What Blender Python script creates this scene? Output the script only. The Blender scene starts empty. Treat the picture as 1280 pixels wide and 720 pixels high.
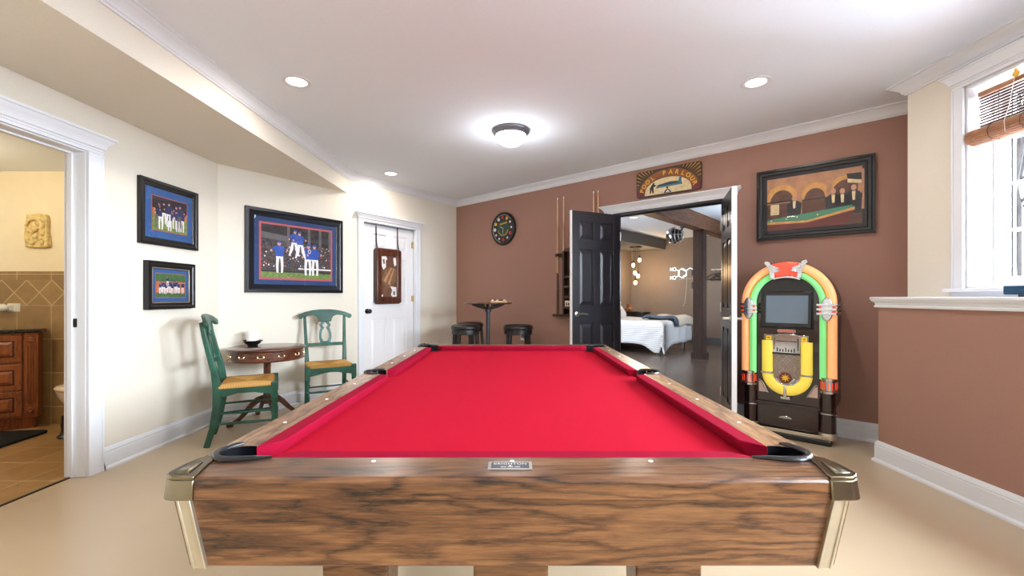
import bpy, bmesh, math, random
from mathutils import Vector, Matrix
PI = math.pi
R = math.radians
random.seed(7)
scene = bpy.context.scene
COL = scene.collection

# ------------------------------------------------------------------ materials
def lin(c):
    c = c / 255.0
    return c / 12.92 if c <= 0.04045 else ((c + 0.055) / 1.055) ** 2.4
def rgb(r, g, b):
    return (lin(r), lin(g), lin(b), 1.0)

def new_mat(name):
    m = bpy.data.materials.new(name)
    m.use_nodes = True
    nt = m.node_tree
    return m, nt, nt.nodes['Principled BSDF']

def setin(node, key, val):
    if key in node.inputs:
        node.inputs[key].default_value = val

def coords(nt, scale=(1, 1, 1), rot=(0, 0, 0), loc=(0, 0, 0)):
    tc = nt.nodes.new('ShaderNodeTexCoord')
    mp = nt.nodes.new('ShaderNodeMapping')
    mp.inputs['Scale'].default_value = scale
    mp.inputs['Rotation'].default_value = rot
    mp.inputs['Location'].default_value = loc
    nt.links.new(tc.outputs['Object'], mp.inputs['Vector'])
    return mp.outputs['Vector']

def noise(nt, vec, scale, detail=3, rough=0.5):
    n = nt.nodes.new('ShaderNodeTexNoise')
    n.inputs['Scale'].default_value = scale
    n.inputs['Detail'].default_value = detail
    n.inputs['Roughness'].default_value = rough
    nt.links.new(vec, n.inputs['Vector'])
    return n.outputs['Fac']

def ramp(nt, fac, stops):
    r = nt.nodes.new('ShaderNodeValToRGB')
    el = r.color_ramp.elements
    while len(el) < len(stops):
        el.new(0.5)
    for e, (p, c) in zip(el, stops):
        e.position = p
        e.color = c
    nt.links.new(fac, r.inputs['Fac'])
    return r.outputs['Color']

def math_node(nt, op, a, b=None):
    n = nt.nodes.new('ShaderNodeMath')
    n.operation = op
    for i, v in enumerate((a, b)):
        if v is None:
            continue
        if isinstance(v, (int, float)):
            n.inputs[i].default_value = v
        else:
            nt.links.new(v, n.inputs[i])
    return n.outputs[0]

def bump(nt, b, h, strength=0.2, dist=0.01):
    n = nt.nodes.new('ShaderNodeBump')
    n.inputs['Strength'].default_value = strength
    n.inputs['Distance'].default_value = dist
    nt.links.new(h, n.inputs['Height'])
    nt.links.new(n.outputs['Normal'], b.inputs['Normal'])

def mat(name, c, rough=0.5, metal=0.0, vary=0.06, vscale=8.0, bmp=0.0, bscale=60.0, coat=0.0, emit=0.0, sheen=0.0, spec=0.5):
    """procedural paint, metal, plastic or cloth: a base colour that varies a little with a noise"""
    m, nt, b = new_mat(name)
    v = coords(nt)
    n = noise(nt, v, vscale)
    lo = tuple(x * (1 - vary) for x in c[:3]) + (1,)
    hi = tuple(min(1, x * (1 + vary)) for x in c[:3]) + (1,)
    col = ramp(nt, n, [(0.3, lo), (0.7, hi)])
    nt.links.new(col, b.inputs['Base Color'])
    b.inputs['Roughness'].default_value = rough
    b.inputs['Metallic'].default_value = metal
    setin(b, 'Specular IOR Level', spec)
    setin(b, 'Coat Weight', coat)
    setin(b, 'Coat Roughness', 0.05)
    setin(b, 'Sheen Weight', sheen)
    if bmp:
        bump(nt, b, noise(nt, v, bscale, 4), bmp)
    if emit:
        nt.links.new(col, b.inputs['Emission Color'])
        b.inputs['Emission Strength'].default_value = emit
    return m

def wood(name, dark, mid_c, light, axis='X', rough=0.35, ring=11.0, size=1.0, coat=0.0, knots=True):
    """figured wood: contour lines of a stretched noise give the cathedral grain, fine fibres on top"""
    m, nt, b = new_mat(name)
    s = {'X': (0.62, 3.4, 3.4), 'Y': (3.4, 0.62, 3.4), 'Z': (3.4, 3.4, 0.62)}[axis]
    f = {'X': (16.0, 260, 260), 'Y': (260, 16.0, 260), 'Z': (260, 260, 16.0)}[axis]
    v = coords(nt, tuple(k * size for k in s), loc=(0.37, 1.3, 0.2))
    fig = noise(nt, v, 1.7, 9, 0.60)
    eye = None
    if knots:
        vo = nt.nodes.new('ShaderNodeTexVoronoi')
        vo.inputs['Scale'].default_value = 1.25
        wob = nt.nodes.new('ShaderNodeVectorMath'); wob.operation = 'ADD'
        nz = nt.nodes.new('ShaderNodeTexNoise'); nz.inputs['Scale'].default_value = 3.0
        nt.links.new(v, nz.inputs['Vector'])
        sc_ = nt.nodes.new('ShaderNodeVectorMath'); sc_.operation = 'SCALE'; sc_.inputs['Scale'].default_value = 0.22
        nt.links.new(nz.outputs['Color'], sc_.inputs[0])
        nt.links.new(v, wob.inputs[0]); nt.links.new(sc_.outputs[0], wob.inputs[1])
        nt.links.new(wob.outputs[0], vo.inputs['Vector'])
        eye = math_node(nt, 'MAXIMUM', math_node(nt, 'SUBTRACT', 0.42, vo.outputs['Distance']), 0.0)
        fig = math_node(nt, 'ADD', fig, math_node(nt, 'MULTIPLY', eye, 1.3))
    rings = math_node(nt, 'FRACT', math_node(nt, 'MULTIPLY', fig, ring))
    tri = math_node(nt, 'ABSOLUTE', math_node(nt, 'SUBTRACT', rings, 0.5))
    tri = math_node(nt, 'POWER', math_node(nt, 'MULTIPLY', tri, 2.0), 2.5)      # thin dark contour lines
    fib = noise(nt, coords(nt, tuple(k * size for k in f)), 1.0, 3, 0.6)
    mid = noise(nt, coords(nt, tuple(k * size * 0.24 for k in f), loc=(3, 1, 2)), 1.0, 5, 0.68)
    big = noise(nt, v, 0.8, 3, 0.6)
    k = math_node(nt, 'SUBTRACT', math_node(nt, 'MULTIPLY', fib, 0.34), math_node(nt, 'MULTIPLY', tri, 0.22))
    k = math_node(nt, 'ADD', k, math_node(nt, 'MULTIPLY', mid, 0.55))
    k = math_node(nt, 'ADD', k, math_node(nt, 'MULTIPLY', big, 0.40))
    if eye is not None:
        core = math_node(nt, 'MAXIMUM', math_node(nt, 'SUBTRACT', eye, 0.30), 0.0)
        k = math_node(nt, 'SUBTRACT', k, math_node(nt, 'MULTIPLY', core, 2.2))
    col = ramp(nt, k, [(0.36, dark), (0.57, mid_c), (0.80, light)])
    nt.links.new(col, b.inputs['Base Color'])
    b.inputs['Roughness'].default_value = rough
    setin(b, 'Coat Weight', coat)
    setin(b, 'Coat Roughness', 0.28)
    bump(nt, b, fib, 0.05)
    return m

def swap_xz(nt, vec):
    s = nt.nodes.new('ShaderNodeSeparateXYZ')
    c = nt.nodes.new('ShaderNodeCombineXYZ')
    nt.links.new(vec, s.inputs[0])
    nt.links.new(s.outputs[0], c.inputs[0])
    nt.links.new(s.outputs[2], c.inputs[1])
    return c.outputs[0]

def tiles(name, c1, c2, grout, w, h, mortar=0.006, offset=0.0, rot=0.0, loc=(0, 0, 0), wall=False, rough=0.4, stain=0.25):
    m, nt, b = new_mat(name)
    tc = nt.nodes.new('ShaderNodeTexCoord')
    vec = tc.outputs['Object']
    if wall:
        vec = swap_xz(nt, vec)
    mp = nt.nodes.new('ShaderNodeMapping')
    mp.inputs['Rotation'].default_value = (0, 0, rot)
    mp.inputs['Location'].default_value = loc
    nt.links.new(vec, mp.inputs['Vector'])
    br = nt.nodes.new('ShaderNodeTexBrick')
    br.offset = offset
    br.inputs['Color1'].default_value = c1
    br.inputs['Color2'].default_value = c2
    br.inputs['Mortar'].default_value = grout
    br.inputs['Scale'].default_value = 1.0
    br.inputs['Mortar Size'].default_value = mortar
    br.inputs['Mortar Smooth'].default_value = 0.2
    br.inputs['Bias'].default_value = 0.0
    br.inputs['Brick Width'].default_value = w
    br.inputs['Row Height'].default_value = h
    nt.links.new(mp.outputs[0], br.inputs['Vector'])
    n = noise(nt, tc.outputs['Object'], 9, 5, 0.65)
    sh = ramp(nt, n, [(0.3, (1 - stain,) * 3 + (1,)), (0.7, (1, 1, 1, 1))])
    mx = nt.nodes.new('ShaderNodeMix')
    mx.data_type = 'RGBA'
    mx.blend_type = 'MULTIPLY'
    mx.inputs['Factor'].default_value = 1.0
    nt.links.new(br.outputs['Color'], mx.inputs['A'])
    nt.links.new(sh, mx.inputs['B'])
    nt.links.new(mx.outputs['Result'], b.inputs['Base Color'])
    b.inputs['Roughness'].default_value = rough
    inv = math_node(nt, 'SUBTRACT', 1.0, br.outputs['Fac'])
    bump(nt, b, inv, 0.4, 0.004)
    return m

def planks(name):
    m, nt, b = new_mat(name)
    tc = nt.nodes.new('ShaderNodeTexCoord')
    br = nt.nodes.new('ShaderNodeTexBrick')
    br.offset = 0.37
    br.inputs['Color1'].default_value = rgb(114, 101, 93)
    br.inputs['Color2'].default_value = rgb(82, 71, 64)
    br.inputs['Mortar'].default_value = rgb(40, 34, 30)
    br.inputs['Scale'].default_value = 1.0
    br.inputs['Mortar Size'].default_value = 0.003
    br.inputs['Bias'].default_value = 0.0
    br.inputs['Brick Width'].default_value = 1.2
    br.inputs['Row Height'].default_value = 0.17
    nt.links.new(tc.outputs['Object'], br.inputs['Vector'])
    n = noise(nt, coords(nt, (1.5, 22, 1)), 2.0, 5, 0.65)
    sh = ramp(nt, n, [(0.3, (0.55, 0.53, 0.52, 1)), (0.7, (1.1, 1.08, 1.05, 1))])
    mx = nt.nodes.new('ShaderNodeMix')
    mx.data_type = 'RGBA'
    mx.blend_type = 'MULTIPLY'
    mx.inputs['Factor'].default_value = 1.0
    nt.links.new(br.outputs['Color'], mx.inputs['A'])
    nt.links.new(sh, mx.inputs['B'])
    nt.links.new(mx.outputs['Result'], b.inputs['Base Color'])
    b.inputs['Roughness'].default_value = 0.24
    return m

def stripes(name, c1, c2, scale, axis=0, duty=0.5, rough=0.9, bmp=0.0, soft=0.06):
    """woven cloth or straw with parallel stripes along one object axis"""
    m, nt, b = new_mat(name)
    tc = nt.nodes.new('ShaderNodeTexCoord')
    s = nt.nodes.new('ShaderNodeSeparateXYZ')
    nt.links.new(tc.outputs['Object'], s.inputs[0])
    wob = math_node(nt, 'MULTIPLY', noise(nt, coords(nt), 30, 2), 0.25)
    p = math_node(nt, 'ADD', math_node(nt, 'MULTIPLY', s.outputs[axis], scale), wob)
    fr = math_node(nt, 'FRACT', p)
    tri = math_node(nt, 'MULTIPLY', math_node(nt, 'ABSOLUTE', math_node(nt, 'SUBTRACT', fr, 0.5)), 2.0)
    col = ramp(nt, tri, [(max(0, duty - soft), c1), (min(1, duty + soft), c2)])
    nt.links.new(col, b.inputs['Base Color'])
    b.inputs['Roughness'].default_value = rough
    setin(b, 'Specular IOR Level', 0.2)
    if bmp:
        bump(nt, b, tri, bmp, 0.004)
    return m

def glass_mat(name, tint=(1, 1, 1, 1), gloss=0.35, ior=1.45):
    m = bpy.data.materials.new(name)
    m.use_nodes = True
    nt = m.node_tree
    nt.nodes.clear()
    out = nt.nodes.new('ShaderNodeOutputMaterial')
    tr = nt.nodes.new('ShaderNodeBsdfTransparent')
    tr.inputs['Color'].default_value = tint
    gl = nt.nodes.new('ShaderNodeBsdfGlossy')
    gl.inputs['Roughness'].default_value = 0.02
    fr = nt.nodes.new('ShaderNodeFresnel')
    fr.inputs['IOR'].default_value = ior
    mx = nt.nodes.new('ShaderNodeMixShader')
    geo = nt.nodes.new('ShaderNodeNewGeometry')
    front = math_node(nt, 'SUBTRACT', 1.0, geo.outputs['Backfacing'])
    nt.links.new(math_node(nt, 'MULTIPLY', fr.outputs[0], front), mx.inputs['Fac'])
    nt.links.new(tr.outputs[0], mx.inputs[1])
    nt.links.new(gl.outputs[0], mx.inputs[2])
    nt.links.new(mx.outputs[0], out.inputs['Surface'])
    return m

M = {}
M['cream'] = mat('cream_wall_paint', rgb(226, 219, 205), 0.85, vary=0.02, vscale=90, bmp=0.04, bscale=300)
M['brown'] = mat('brown_wall_paint', rgb(158, 119, 104), 0.8, vary=0.03, vscale=90, bmp=0.04, bscale=300)
M['ceiling'] = mat('ceiling_paint', rgb(236, 243, 252), 0.9, vary=0.01, vscale=60, bmp=0.03, bscale=200)
M['trim'] = mat('white_trim_gloss', rgb(232, 235, 241), 0.35, vary=0.01)
M['door_white'] = mat('white_door_paint', rgb(236, 235, 237), 0.4, vary=0.01)
M['door_black'] = mat('black_door_paint', rgb(34, 31, 36), 0.32, vary=0.08)
M['floor'] = mat('beige_floor_coating', rgb(192, 171, 142), 0.28, vary=0.03, vscale=1.6, spec=0.5)
M['bath_tile_floor'] = tiles('bathroom_floor_tile', rgb(188, 150, 100), rgb(172, 134, 86), rgb(205, 178, 135), 0.305, 0.305, 0.006, rough=0.3)
M['bath_tile_wall'] = tiles('bathroom_wall_tile', rgb(168, 138, 96), rgb(152, 122, 84), rgb(200, 176, 134), 0.31, 0.305, 0.005, loc=(0.0, 0.148, 0), wall=True)
M['bath_border'] = tiles('bathroom_border_tile', rgb(162, 132, 92), rgb(150, 120, 82), rgb(196, 170, 128), 0.31, 0.078, 0.005, loc=(0.0, 0.026, 0), wall=True)
M['bath_diamond'] = tiles('bathroom_diamond_tile', rgb(168, 138, 96), rgb(146, 116, 80), rgb(204, 180, 138), 0.1612, 0.1612, 0.005, rot=R(45), loc=(0.0806, 0.0806, 0), wall=True)
M['bath_wall'] = mat('bathroom_wall_paint', rgb(246, 235, 208), 0.8, vary=0.02)
M['planks'] = planks('grey_brown_floorboards')
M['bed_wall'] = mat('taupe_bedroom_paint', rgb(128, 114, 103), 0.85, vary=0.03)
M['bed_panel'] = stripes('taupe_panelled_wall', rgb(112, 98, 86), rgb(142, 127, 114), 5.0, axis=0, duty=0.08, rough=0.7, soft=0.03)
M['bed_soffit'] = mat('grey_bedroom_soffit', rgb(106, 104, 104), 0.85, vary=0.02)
M['bed_beam'] = wood('rough_beam_wood', rgb(50, 30, 19), rgb(98, 62, 39), rgb(132, 90, 58), 'Y', 0.6, knots=False)
M['bed_post'] = wood('rough_post_wood', rgb(20, 11, 7), rgb(42, 24, 16), rgb(62, 38, 26), 'Z', 0.9, knots=False)
M['walnut'] = wood('walnut_laminate', rgb(30, 17, 9), rgb(92, 57, 32), rgb(138, 95, 58), 'X', 0.28, coat=0.25, ring=9)
M['walnut_y'] = wood('walnut_laminate_sheen', rgb(84, 58, 40), rgb(136, 100, 70), rgb(178, 142, 106), 'Y', 0.26, coat=0.25, knots=False)  # cabinet laminate again, paler: reflected sheen is put into the rail colour
M['felt'] = mat('red_felt', rgb(166, 14, 38), 0.95, vary=0.05, vscale=260, bmp=0.15, bscale=700, spec=0.06)
M['felt_rail'] = mat('crimson_rail_felt', rgb(136, 12, 40), 0.95, vary=0.06, vscale=260, bmp=0.15, bscale=700, spec=0.06)
M['rubber'] = mat('black_rubber', rgb(22, 22, 26), 0.28, vary=0.1)
M['pocket_in'] = mat('black_pocket_liner', rgb(8, 9, 16), 0.6, spec=0.08)
M['bronze'] = mat('antique_brass', rgb(122, 112, 92), 0.24, 1.0, vary=0.25, vscale=14)
M['alum'] = mat('brushed_aluminium', rgb(206, 198, 180), 0.35, 0.9, vary=0.05, vscale=30)
M['steel'] = mat('satin_nickel', rgb(200, 196, 190), 0.28, 1.0, vary=0.04)
M['chrome'] = mat('chrome', rgb(186, 188, 194), 0.14, 1.0, vary=0.05, vscale=25)
M['pearl'] = mat('pearl_inlay', rgb(244, 240, 232), 0.3)
M['plate_dark'] = mat('dark_nameplate', rgb(72, 74, 82), 0.3, 0.3)
M['green'] = mat('green_wood_stain', rgb(24, 76, 60), 0.36, vary=0.45, vscale=7, bmp=0.05)
M['rush_x'] = stripes('woven_rush_shaded', rgb(146, 102, 46), rgb(192, 144, 76), 130, axis=0, bmp=0.5)  # front and rear triangles: shaded look of the rush put into the colour
M['rush_y'] = stripes('woven_rush_lit', rgb(180, 132, 68), rgb(224, 180, 110), 130, axis=1, bmp=0.5)  # side triangles: same rush, caught light put into a paler colour
M['mahog'] = wood('mahogany', rgb(44, 20, 12), rgb(82, 42, 26), rgb(118, 66, 42), 'X', 0.2, coat=0.4, knots=False)
M['mahog_z'] = wood('mahogany_turned', rgb(40, 18, 11), rgb(72, 36, 24), rgb(104, 56, 36), 'Z', 0.22, coat=0.4, knots=False)
M['brass'] = mat('polished_brass', rgb(232, 214, 168), 0.25, 1.0)
M['iron'] = mat('black_iron', rgb(30, 28, 28), 0.4, 0.3)
M['wax'] = mat('white_candle_wax', rgb(246, 243, 238), 0.5)
M['frame_black'] = mat('black_frame', rgb(13, 12, 14), 0.35)
M['frame_navy'] = mat('near_black_frame', rgb(12, 14, 22), 0.3)
M['mat_blue'] = mat('blue_mat_board', rgb(42, 82, 136), 0.7)
M['mat_navy'] = mat('dark_blue_mat_board', rgb(28, 58, 104), 0.7)
M['mat_red'] = mat('red_mat_bevel', rgb(176, 84, 88), 0.7)
M['mat_black'] = mat('black_mat_board', rgb(22, 22, 30), 0.6)
M['glass'] = glass_mat('clear_glass')
M['p_dark'] = mat('print_dark_stand', rgb(36, 32, 34), 0.6, vary=0.6, vscale=40)
M['p_crowd'] = mat('print_crowd', rgb(66, 54, 52), 0.6, vary=1.0, vscale=90)
M['p_grey'] = mat('print_grey', rgb(92, 86, 88), 0.6, vary=0.2)
M['p_grass'] = mat('print_grass', rgb(108, 128, 62), 0.6, vary=0.3, vscale=40)
M['p_field'] = mat('print_green_field', rgb(54, 96, 52), 0.6, vary=0.3, vscale=40)
M['p_clay'] = mat('print_clay', rgb(178, 100, 62), 0.6, vary=0.1)
M['p_blue'] = mat('print_blue_jersey', rgb(38, 74, 158), 0.6, vary=0.25, vscale=60)
M['p_navy'] = mat('print_navy_jersey', rgb(36, 46, 92), 0.6, vary=0.3, vscale=60)
M['p_white'] = mat('print_white_trousers', rgb(226, 222, 222), 0.6, vary=0.1, vscale=60)
M['p_skin'] = mat('print_skin', rgb(198, 146, 118), 0.6)
M['p_red'] = mat('print_red', rgb(190, 50, 48), 0.6)
M['p_glove'] = mat('print_glove', rgb(118, 86, 58), 0.6, vary=0.35, vscale=30)
M['p_ochre'] = mat('print_ochre', rgb(206, 152, 84), 0.6, vary=0.2, vscale=20)
M['p_tan'] = mat('print_tan', rgb(178, 130, 96), 0.6, vary=0.2, vscale=20)
M['p_brown'] = mat('print_brown', rgb(96, 62, 46), 0.6, vary=0.3, vscale=20)
M['p_maroon'] = mat('print_maroon', rgb(106, 44, 38), 0.6, vary=0.2)
M['p_teal'] = mat('print_table_green', rgb(70, 140, 112), 0.6)
M['p_suit'] = mat('print_dark_suit', rgb(38, 36, 42), 0.6, vary=0.3, vscale=50)
M['p_cream'] = mat('print_cream', rgb(226, 206, 160), 0.6, vary=0.15, vscale=40)
M['p_steel'] = mat('print_steel_blue', rgb(70, 120, 136), 0.6)
M['gold'] = mat('gold_paint', rgb(222, 170, 62), 0.45, 0.2)
M['sign_brown'] = mat('sign_brown_lacquer', rgb(134, 78, 34), 0.45, vary=0.25, vscale=12)
M['sign_dark'] = mat('sign_dark_corner', rgb(70, 50, 30), 0.5, vary=0.3, vscale=14)
M['sign_red'] = mat('sign_dark_red', rgb(104, 26, 34), 0.45, vary=0.2)
M['leather'] = mat('black_leather', rgb(26, 22, 22), 0.35, bmp=0.1, bscale=200)
M['black_wood'] = mat('black_stained_wood', rgb(24, 19, 20), 0.4)
M['steel_dark'] = mat('dark_grey_metal', rgb(64, 66, 72), 0.4, 0.5)
M['cue_light'] = wood('maple_cue', rgb(176, 126, 76), rgb(208, 160, 104), rgb(226, 184, 132), 'Z', 0.3, knots=False)
M['cue_butt'] = mat('cue_butt_lacquer', rgb(96, 58, 34), 0.25, coat=0.4)
M['rack_wood'] = wood('rack_wood', rgb(34, 20, 14), rgb(58, 36, 26), rgb(84, 54, 38), 'Z', 0.45, knots=False)
M['tray_wood'] = wood('tray_wood', rgb(176, 124, 70), rgb(206, 154, 96), rgb(224, 178, 122), 'X', 0.4, knots=False)
M['white_plastic'] = mat('white_plastic', rgb(232, 230, 224), 0.35)
M['black_plastic'] = mat('black_plastic', rgb(20, 20, 22), 0.35)
M['juke_body'] = mat('black_cherry_lacquer', rgb(36, 15, 16), 0.22, vary=0.25, vscale=5, coat=0.5)
M['juke_side'] = mat('dark_walnut_side', rgb(62, 36, 32), 0.3, vary=0.15, coat=0.3)
M['juke_black'] = mat('hood_black', rgb(8, 7, 12), 0.3)
M['screen'] = mat('grey_screen', rgb(96, 110, 124), 0.18, vary=0.03)
M['t_orange'] = mat('orange_tube', rgb(250, 172, 116), 0.3, emit=0.5, vary=0.03)
M['t_green'] = mat('green_tube', rgb(128, 220, 136), 0.3, emit=0.42, vary=0.03)
M['t_yellow'] = mat('yellow_tube', rgb(240, 212, 84), 0.3, emit=0.42, vary=0.04)
M['t_red'] = mat('red_orange_plastic', rgb(228, 72, 50), 0.25, emit=0.3, vary=0.04)
M['pinstripe'] = mat('gold_pinstripe', rgb(206, 150, 40), 0.35, 0.4)
M['cloth_tan'] = mat('grille_cloth', rgb(160, 140, 124), 0.8, vary=0.15, vscale=200)
M['pink_mirror'] = mat('rose_mirror_inlay', rgb(200, 172, 166), 0.3, 0.6)
M['label_yellow'] = mat('yellow_label', rgb(236, 196, 40), 0.4)
M['cherry'] = wood('cherry_vanity', rgb(84, 38, 16), rgb(128, 64, 28), rgb(156, 84, 40), 'Z', 0.3, coat=0.3, knots=False)
M['cherry_dark'] = mat('cherry_groove_dark', rgb(60, 26, 12), 0.4)  # darker band round the raised panels
M['granite'] = mat('dark_granite', rgb(32, 30, 32), 0.15, vary=0.9, vscale=120)
M['mat_rug'] = mat('black_shaggy_mat', rgb(14, 14, 16), 0.95, vary=0.5, vscale=120, bmp=0.8, bscale=150)
M['porcelain'] = mat('ivory_porcelain', rgb(240, 226, 208), 0.15, coat=0.4)
M['stone'] = mat('carved_plaster', rgb(222, 200, 142), 0.8, vary=0.25, vscale=30, bmp=0.4, bscale=60)
M['quilt'] = stripes('striped_white_cover', rgb(206, 205, 206), rgb(128, 124, 130), 26, axis=2, duty=0.86, soft=0.05)
M['quilt_top'] = stripes('striped_white_cover_top', rgb(208, 208, 211), rgb(150, 150, 158), 20, axis=1, duty=0.9, soft=0.05)
M['linen'] = mat('white_linen', rgb(214, 212, 212), 0.9, vary=0.03)
M['throw'] = mat('cream_throw', rgb(196, 184, 168), 0.95, vary=0.06, vscale=60, bmp=0.3)
M['throw_band'] = mat('slate_blue_throw_border', rgb(64, 76, 90), 0.95)
M['amber'] = mat('amber_figurine', rgb(150, 84, 44), 0.4, vary=0.3)
M['neon'] = mat('neon_tube', rgb(214, 244, 250), 0.3, emit=2.2, vary=0.01)
M['bulb'] = mat('glowing_bulb', rgb(255, 206, 130), 0.3, emit=10.0, vary=0.01)
M['lamp_cool'] = mat('frosted_lamp_glass', rgb(246, 250, 255), 0.4, emit=7.0, vary=0.01)
M['lamp_warm'] = mat('recessed_lamp_lens', rgb(255, 248, 238), 0.4, emit=4.0, vary=0.01)
M['pewter'] = mat('pewter', rgb(120, 122, 130), 0.35, 0.7)
M['bamboo_dark'] = stripes('bamboo_slats_dark', rgb(46, 30, 25), rgb(74, 50, 38), 40, axis=1, rough=0.6)
M['bamboo'] = mat('bamboo_slats', rgb(160, 110, 76), 0.5, vary=0.2, vscale=30)
M['cord'] = mat('white_cord', rgb(222, 220, 214), 0.7)
M['book_blue'] = mat('dark_blue_case', rgb(22, 70, 104), 0.5, vary=0.15)
M['paper'] = mat('page_edges', rgb(190, 186, 178), 0.8)
M['bark'] = mat('winter_bark', rgb(15, 12, 11), 0.9, vary=0.3, spec=0.1)
M['snow'] = mat('snow', rgb(240, 243, 248), 0.8, vary=0.02)
M['cream_box'] = mat('cream_card', rgb(226, 212, 178), 0.6)

# ------------------------------------------------------------------ mesh builder
class MB:
    def __init__(self):
        self.v, self.f, self.mi = [], [], []
        self.m = 0
    def add(self, verts, faces, m=None):
        o = len(self.v)
        self.v += [tuple(p) for p in verts]
        self.f += [tuple(i + o for i in f) for f in faces]
        self.mi += [self.m if m is None else m] * len(faces)
        return self
    def box(self, x0, x1, y0, y1, z0, z1, m=None):
        if x0 > x1: x0, x1 = x1, x0
        if y0 > y1: y0, y1 = y1, y0
        if z0 > z1: z0, z1 = z1, z0
        v = [(x0, y0, z0), (x1, y0, z0), (x1, y1, z0), (x0, y1, z0), (x0, y0, z1), (x1, y0, z1), (x1, y1, z1), (x0, y1, z1)]
        return self.add(v, [(0, 3, 2, 1), (4, 5, 6, 7), (0, 1, 5, 4), (1, 2, 6, 5), (2, 3, 7, 6), (3, 0, 4, 7)], m)
    def prism(self, poly, z0, z1, m=None, top=None):
        """polygon in XY lifted in Z; top: an optional second outline of the same length at z1"""
        n = len(poly)
        t = top or poly
        v = [(x, y, z0) for x, y in poly] + [(x, y, z1) for x, y in t]
        a = sum(poly[i][0] * poly[(i + 1) % n][1] - poly[(i + 1) % n][0] * poly[i][1] for i in range(n))
        f = [tuple(range(n - 1, -1, -1)), tuple(range(n, 2 * n))] + [(i, (i + 1) % n, n + (i + 1) % n, n + i) for i in range(n)]
        if a < 0:
            f = [tuple(reversed(q)) for q in f]
        return self.add(v, f, m)
    def slab(self, poly, y0, y1, m=None):
        """polygon in XZ (seen from the front) given thickness in Y"""
        n = len(poly)
        if y0 > y1: y0, y1 = y1, y0
        v = [(x, y0, z) for x, z in poly] + [(x, y1, z) for x, z in poly]
        a = sum(poly[i][0] * poly[(i + 1) % n][1] - poly[(i + 1) % n][0] * poly[i][1] for i in range(n))
        f = [tuple(range(n)), tuple(range(2 * n - 1, n - 1, -1))] + [(i, n + i, n + (i + 1) % n, (i + 1) % n) for i in range(n)]
        if a < 0:
            f = [tuple(reversed(q)) for q in f]
        return self.add(v, f, m)
    def lathe(self, prof, c=(0, 0, 0), seg=32, m=None, axis='Z', cap=True):
        """profile of (radius, height) pairs turned round an axis"""
        n = len(prof)
        v = []
        for r, h in prof:
            for k in range(seg):
                a = 2 * PI * k / seg
                x, y = r * math.cos(a), r * math.sin(a)
                p = {'Z': (x, y, h), 'Y': (x, -h, y), 'X': (h, x, y)}[axis]
                v.append((c[0] + p[0], c[1] + p[1], c[2] + p[2]))
        f = []
        for i in range(n - 1):
            for k in range(seg):
                k2 = (k + 1) % seg
                f.append((i * seg + k, i * seg + k2, (i + 1) * seg + k2, (i + 1) * seg + k))
        if cap:
            f.append(tuple(range(seg - 1, -1, -1)))
            f.append(tuple(range((n - 1) * seg, n * seg)))
        return self.add(v, f, m)
    def tube(self, pts, r, seg=10, m=None, closed=False, cap=True):
        pts = [Vector(p) for p in pts]
        n = len(pts)
        rs = r if isinstance(r, (list, tuple)) else [r] * n
        v, f = [], []
        up = None
        for i, p in enumerate(pts):
            if closed:
                d = pts[(i + 1) % n] - pts[i - 1]
            else:
                d = pts[min(i + 1, n - 1)] - pts[max(i - 1, 0)]
            d = d.normalized() if d.length > 1e-9 else Vector((0, 0, 1))
            if up is None:
                up = Vector((0, 0, 1)) if abs(d.z) < 0.9 else Vector((1, 0, 0))
            a = (up - d * up.dot(d))
            if a.length < 1e-6:
                a = d.orthogonal()
            a.normalize()
            up = a
            b = d.cross(a)
            for k in range(seg):
                t = 2 * PI * k / seg
                v.append(p + (a * math.cos(t) + b * math.sin(t)) * rs[i])
        rng = n if closed else n - 1
        for i in range(rng):
            j = (i + 1) % n
            for k in range(seg):
                k2 = (k + 1) % seg
                f.append((i * seg + k, i * seg + k2, j * seg + k2, j * seg + k))
        if cap and not closed:
            f.append(tuple(range(seg - 1, -1, -1)))
            f.append(tuple(range((n - 1) * seg, n * seg)))
        return self.add(v, f, m)
    def bar(self, pts, w, t, normal, m=None):
        """rectangular bar swept along a path; w is measured across the path, t along the normal"""
        pts = [Vector(p) for p in pts]
        n = len(pts)
        N = Vector(normal).normalized()
        ws = w if isinstance(w, (list, tuple)) else [w] * n
        ts = t if isinstance(t, (list, tuple)) else [t] * n
        v, f = [], []
        for i, p in enumerate(pts):
            d = (pts[min(i + 1, n - 1)] - pts[max(i - 1, 0)]).normalized()
            s = d.cross(N).normalized()
            nn = s.cross(d).normalized()
            for a, b in ((-1, -1), (1, -1), (1, 1), (-1, 1)):
                v.append(p + s * (a * ws[i] / 2) + nn * (b * ts[i] / 2))
        for i in range(n - 1):
            for k in range(4):
                k2 = (k + 1) % 4
                f.append((i * 4 + k, i * 4 + k2, i * 4 + 4 + k2, i * 4 + 4 + k))
        f.append((3, 2, 1, 0))
        o = (n - 1) * 4
        f.append((o, o + 1, o + 2, o + 3))
        return self.add(v, f, m)
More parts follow.
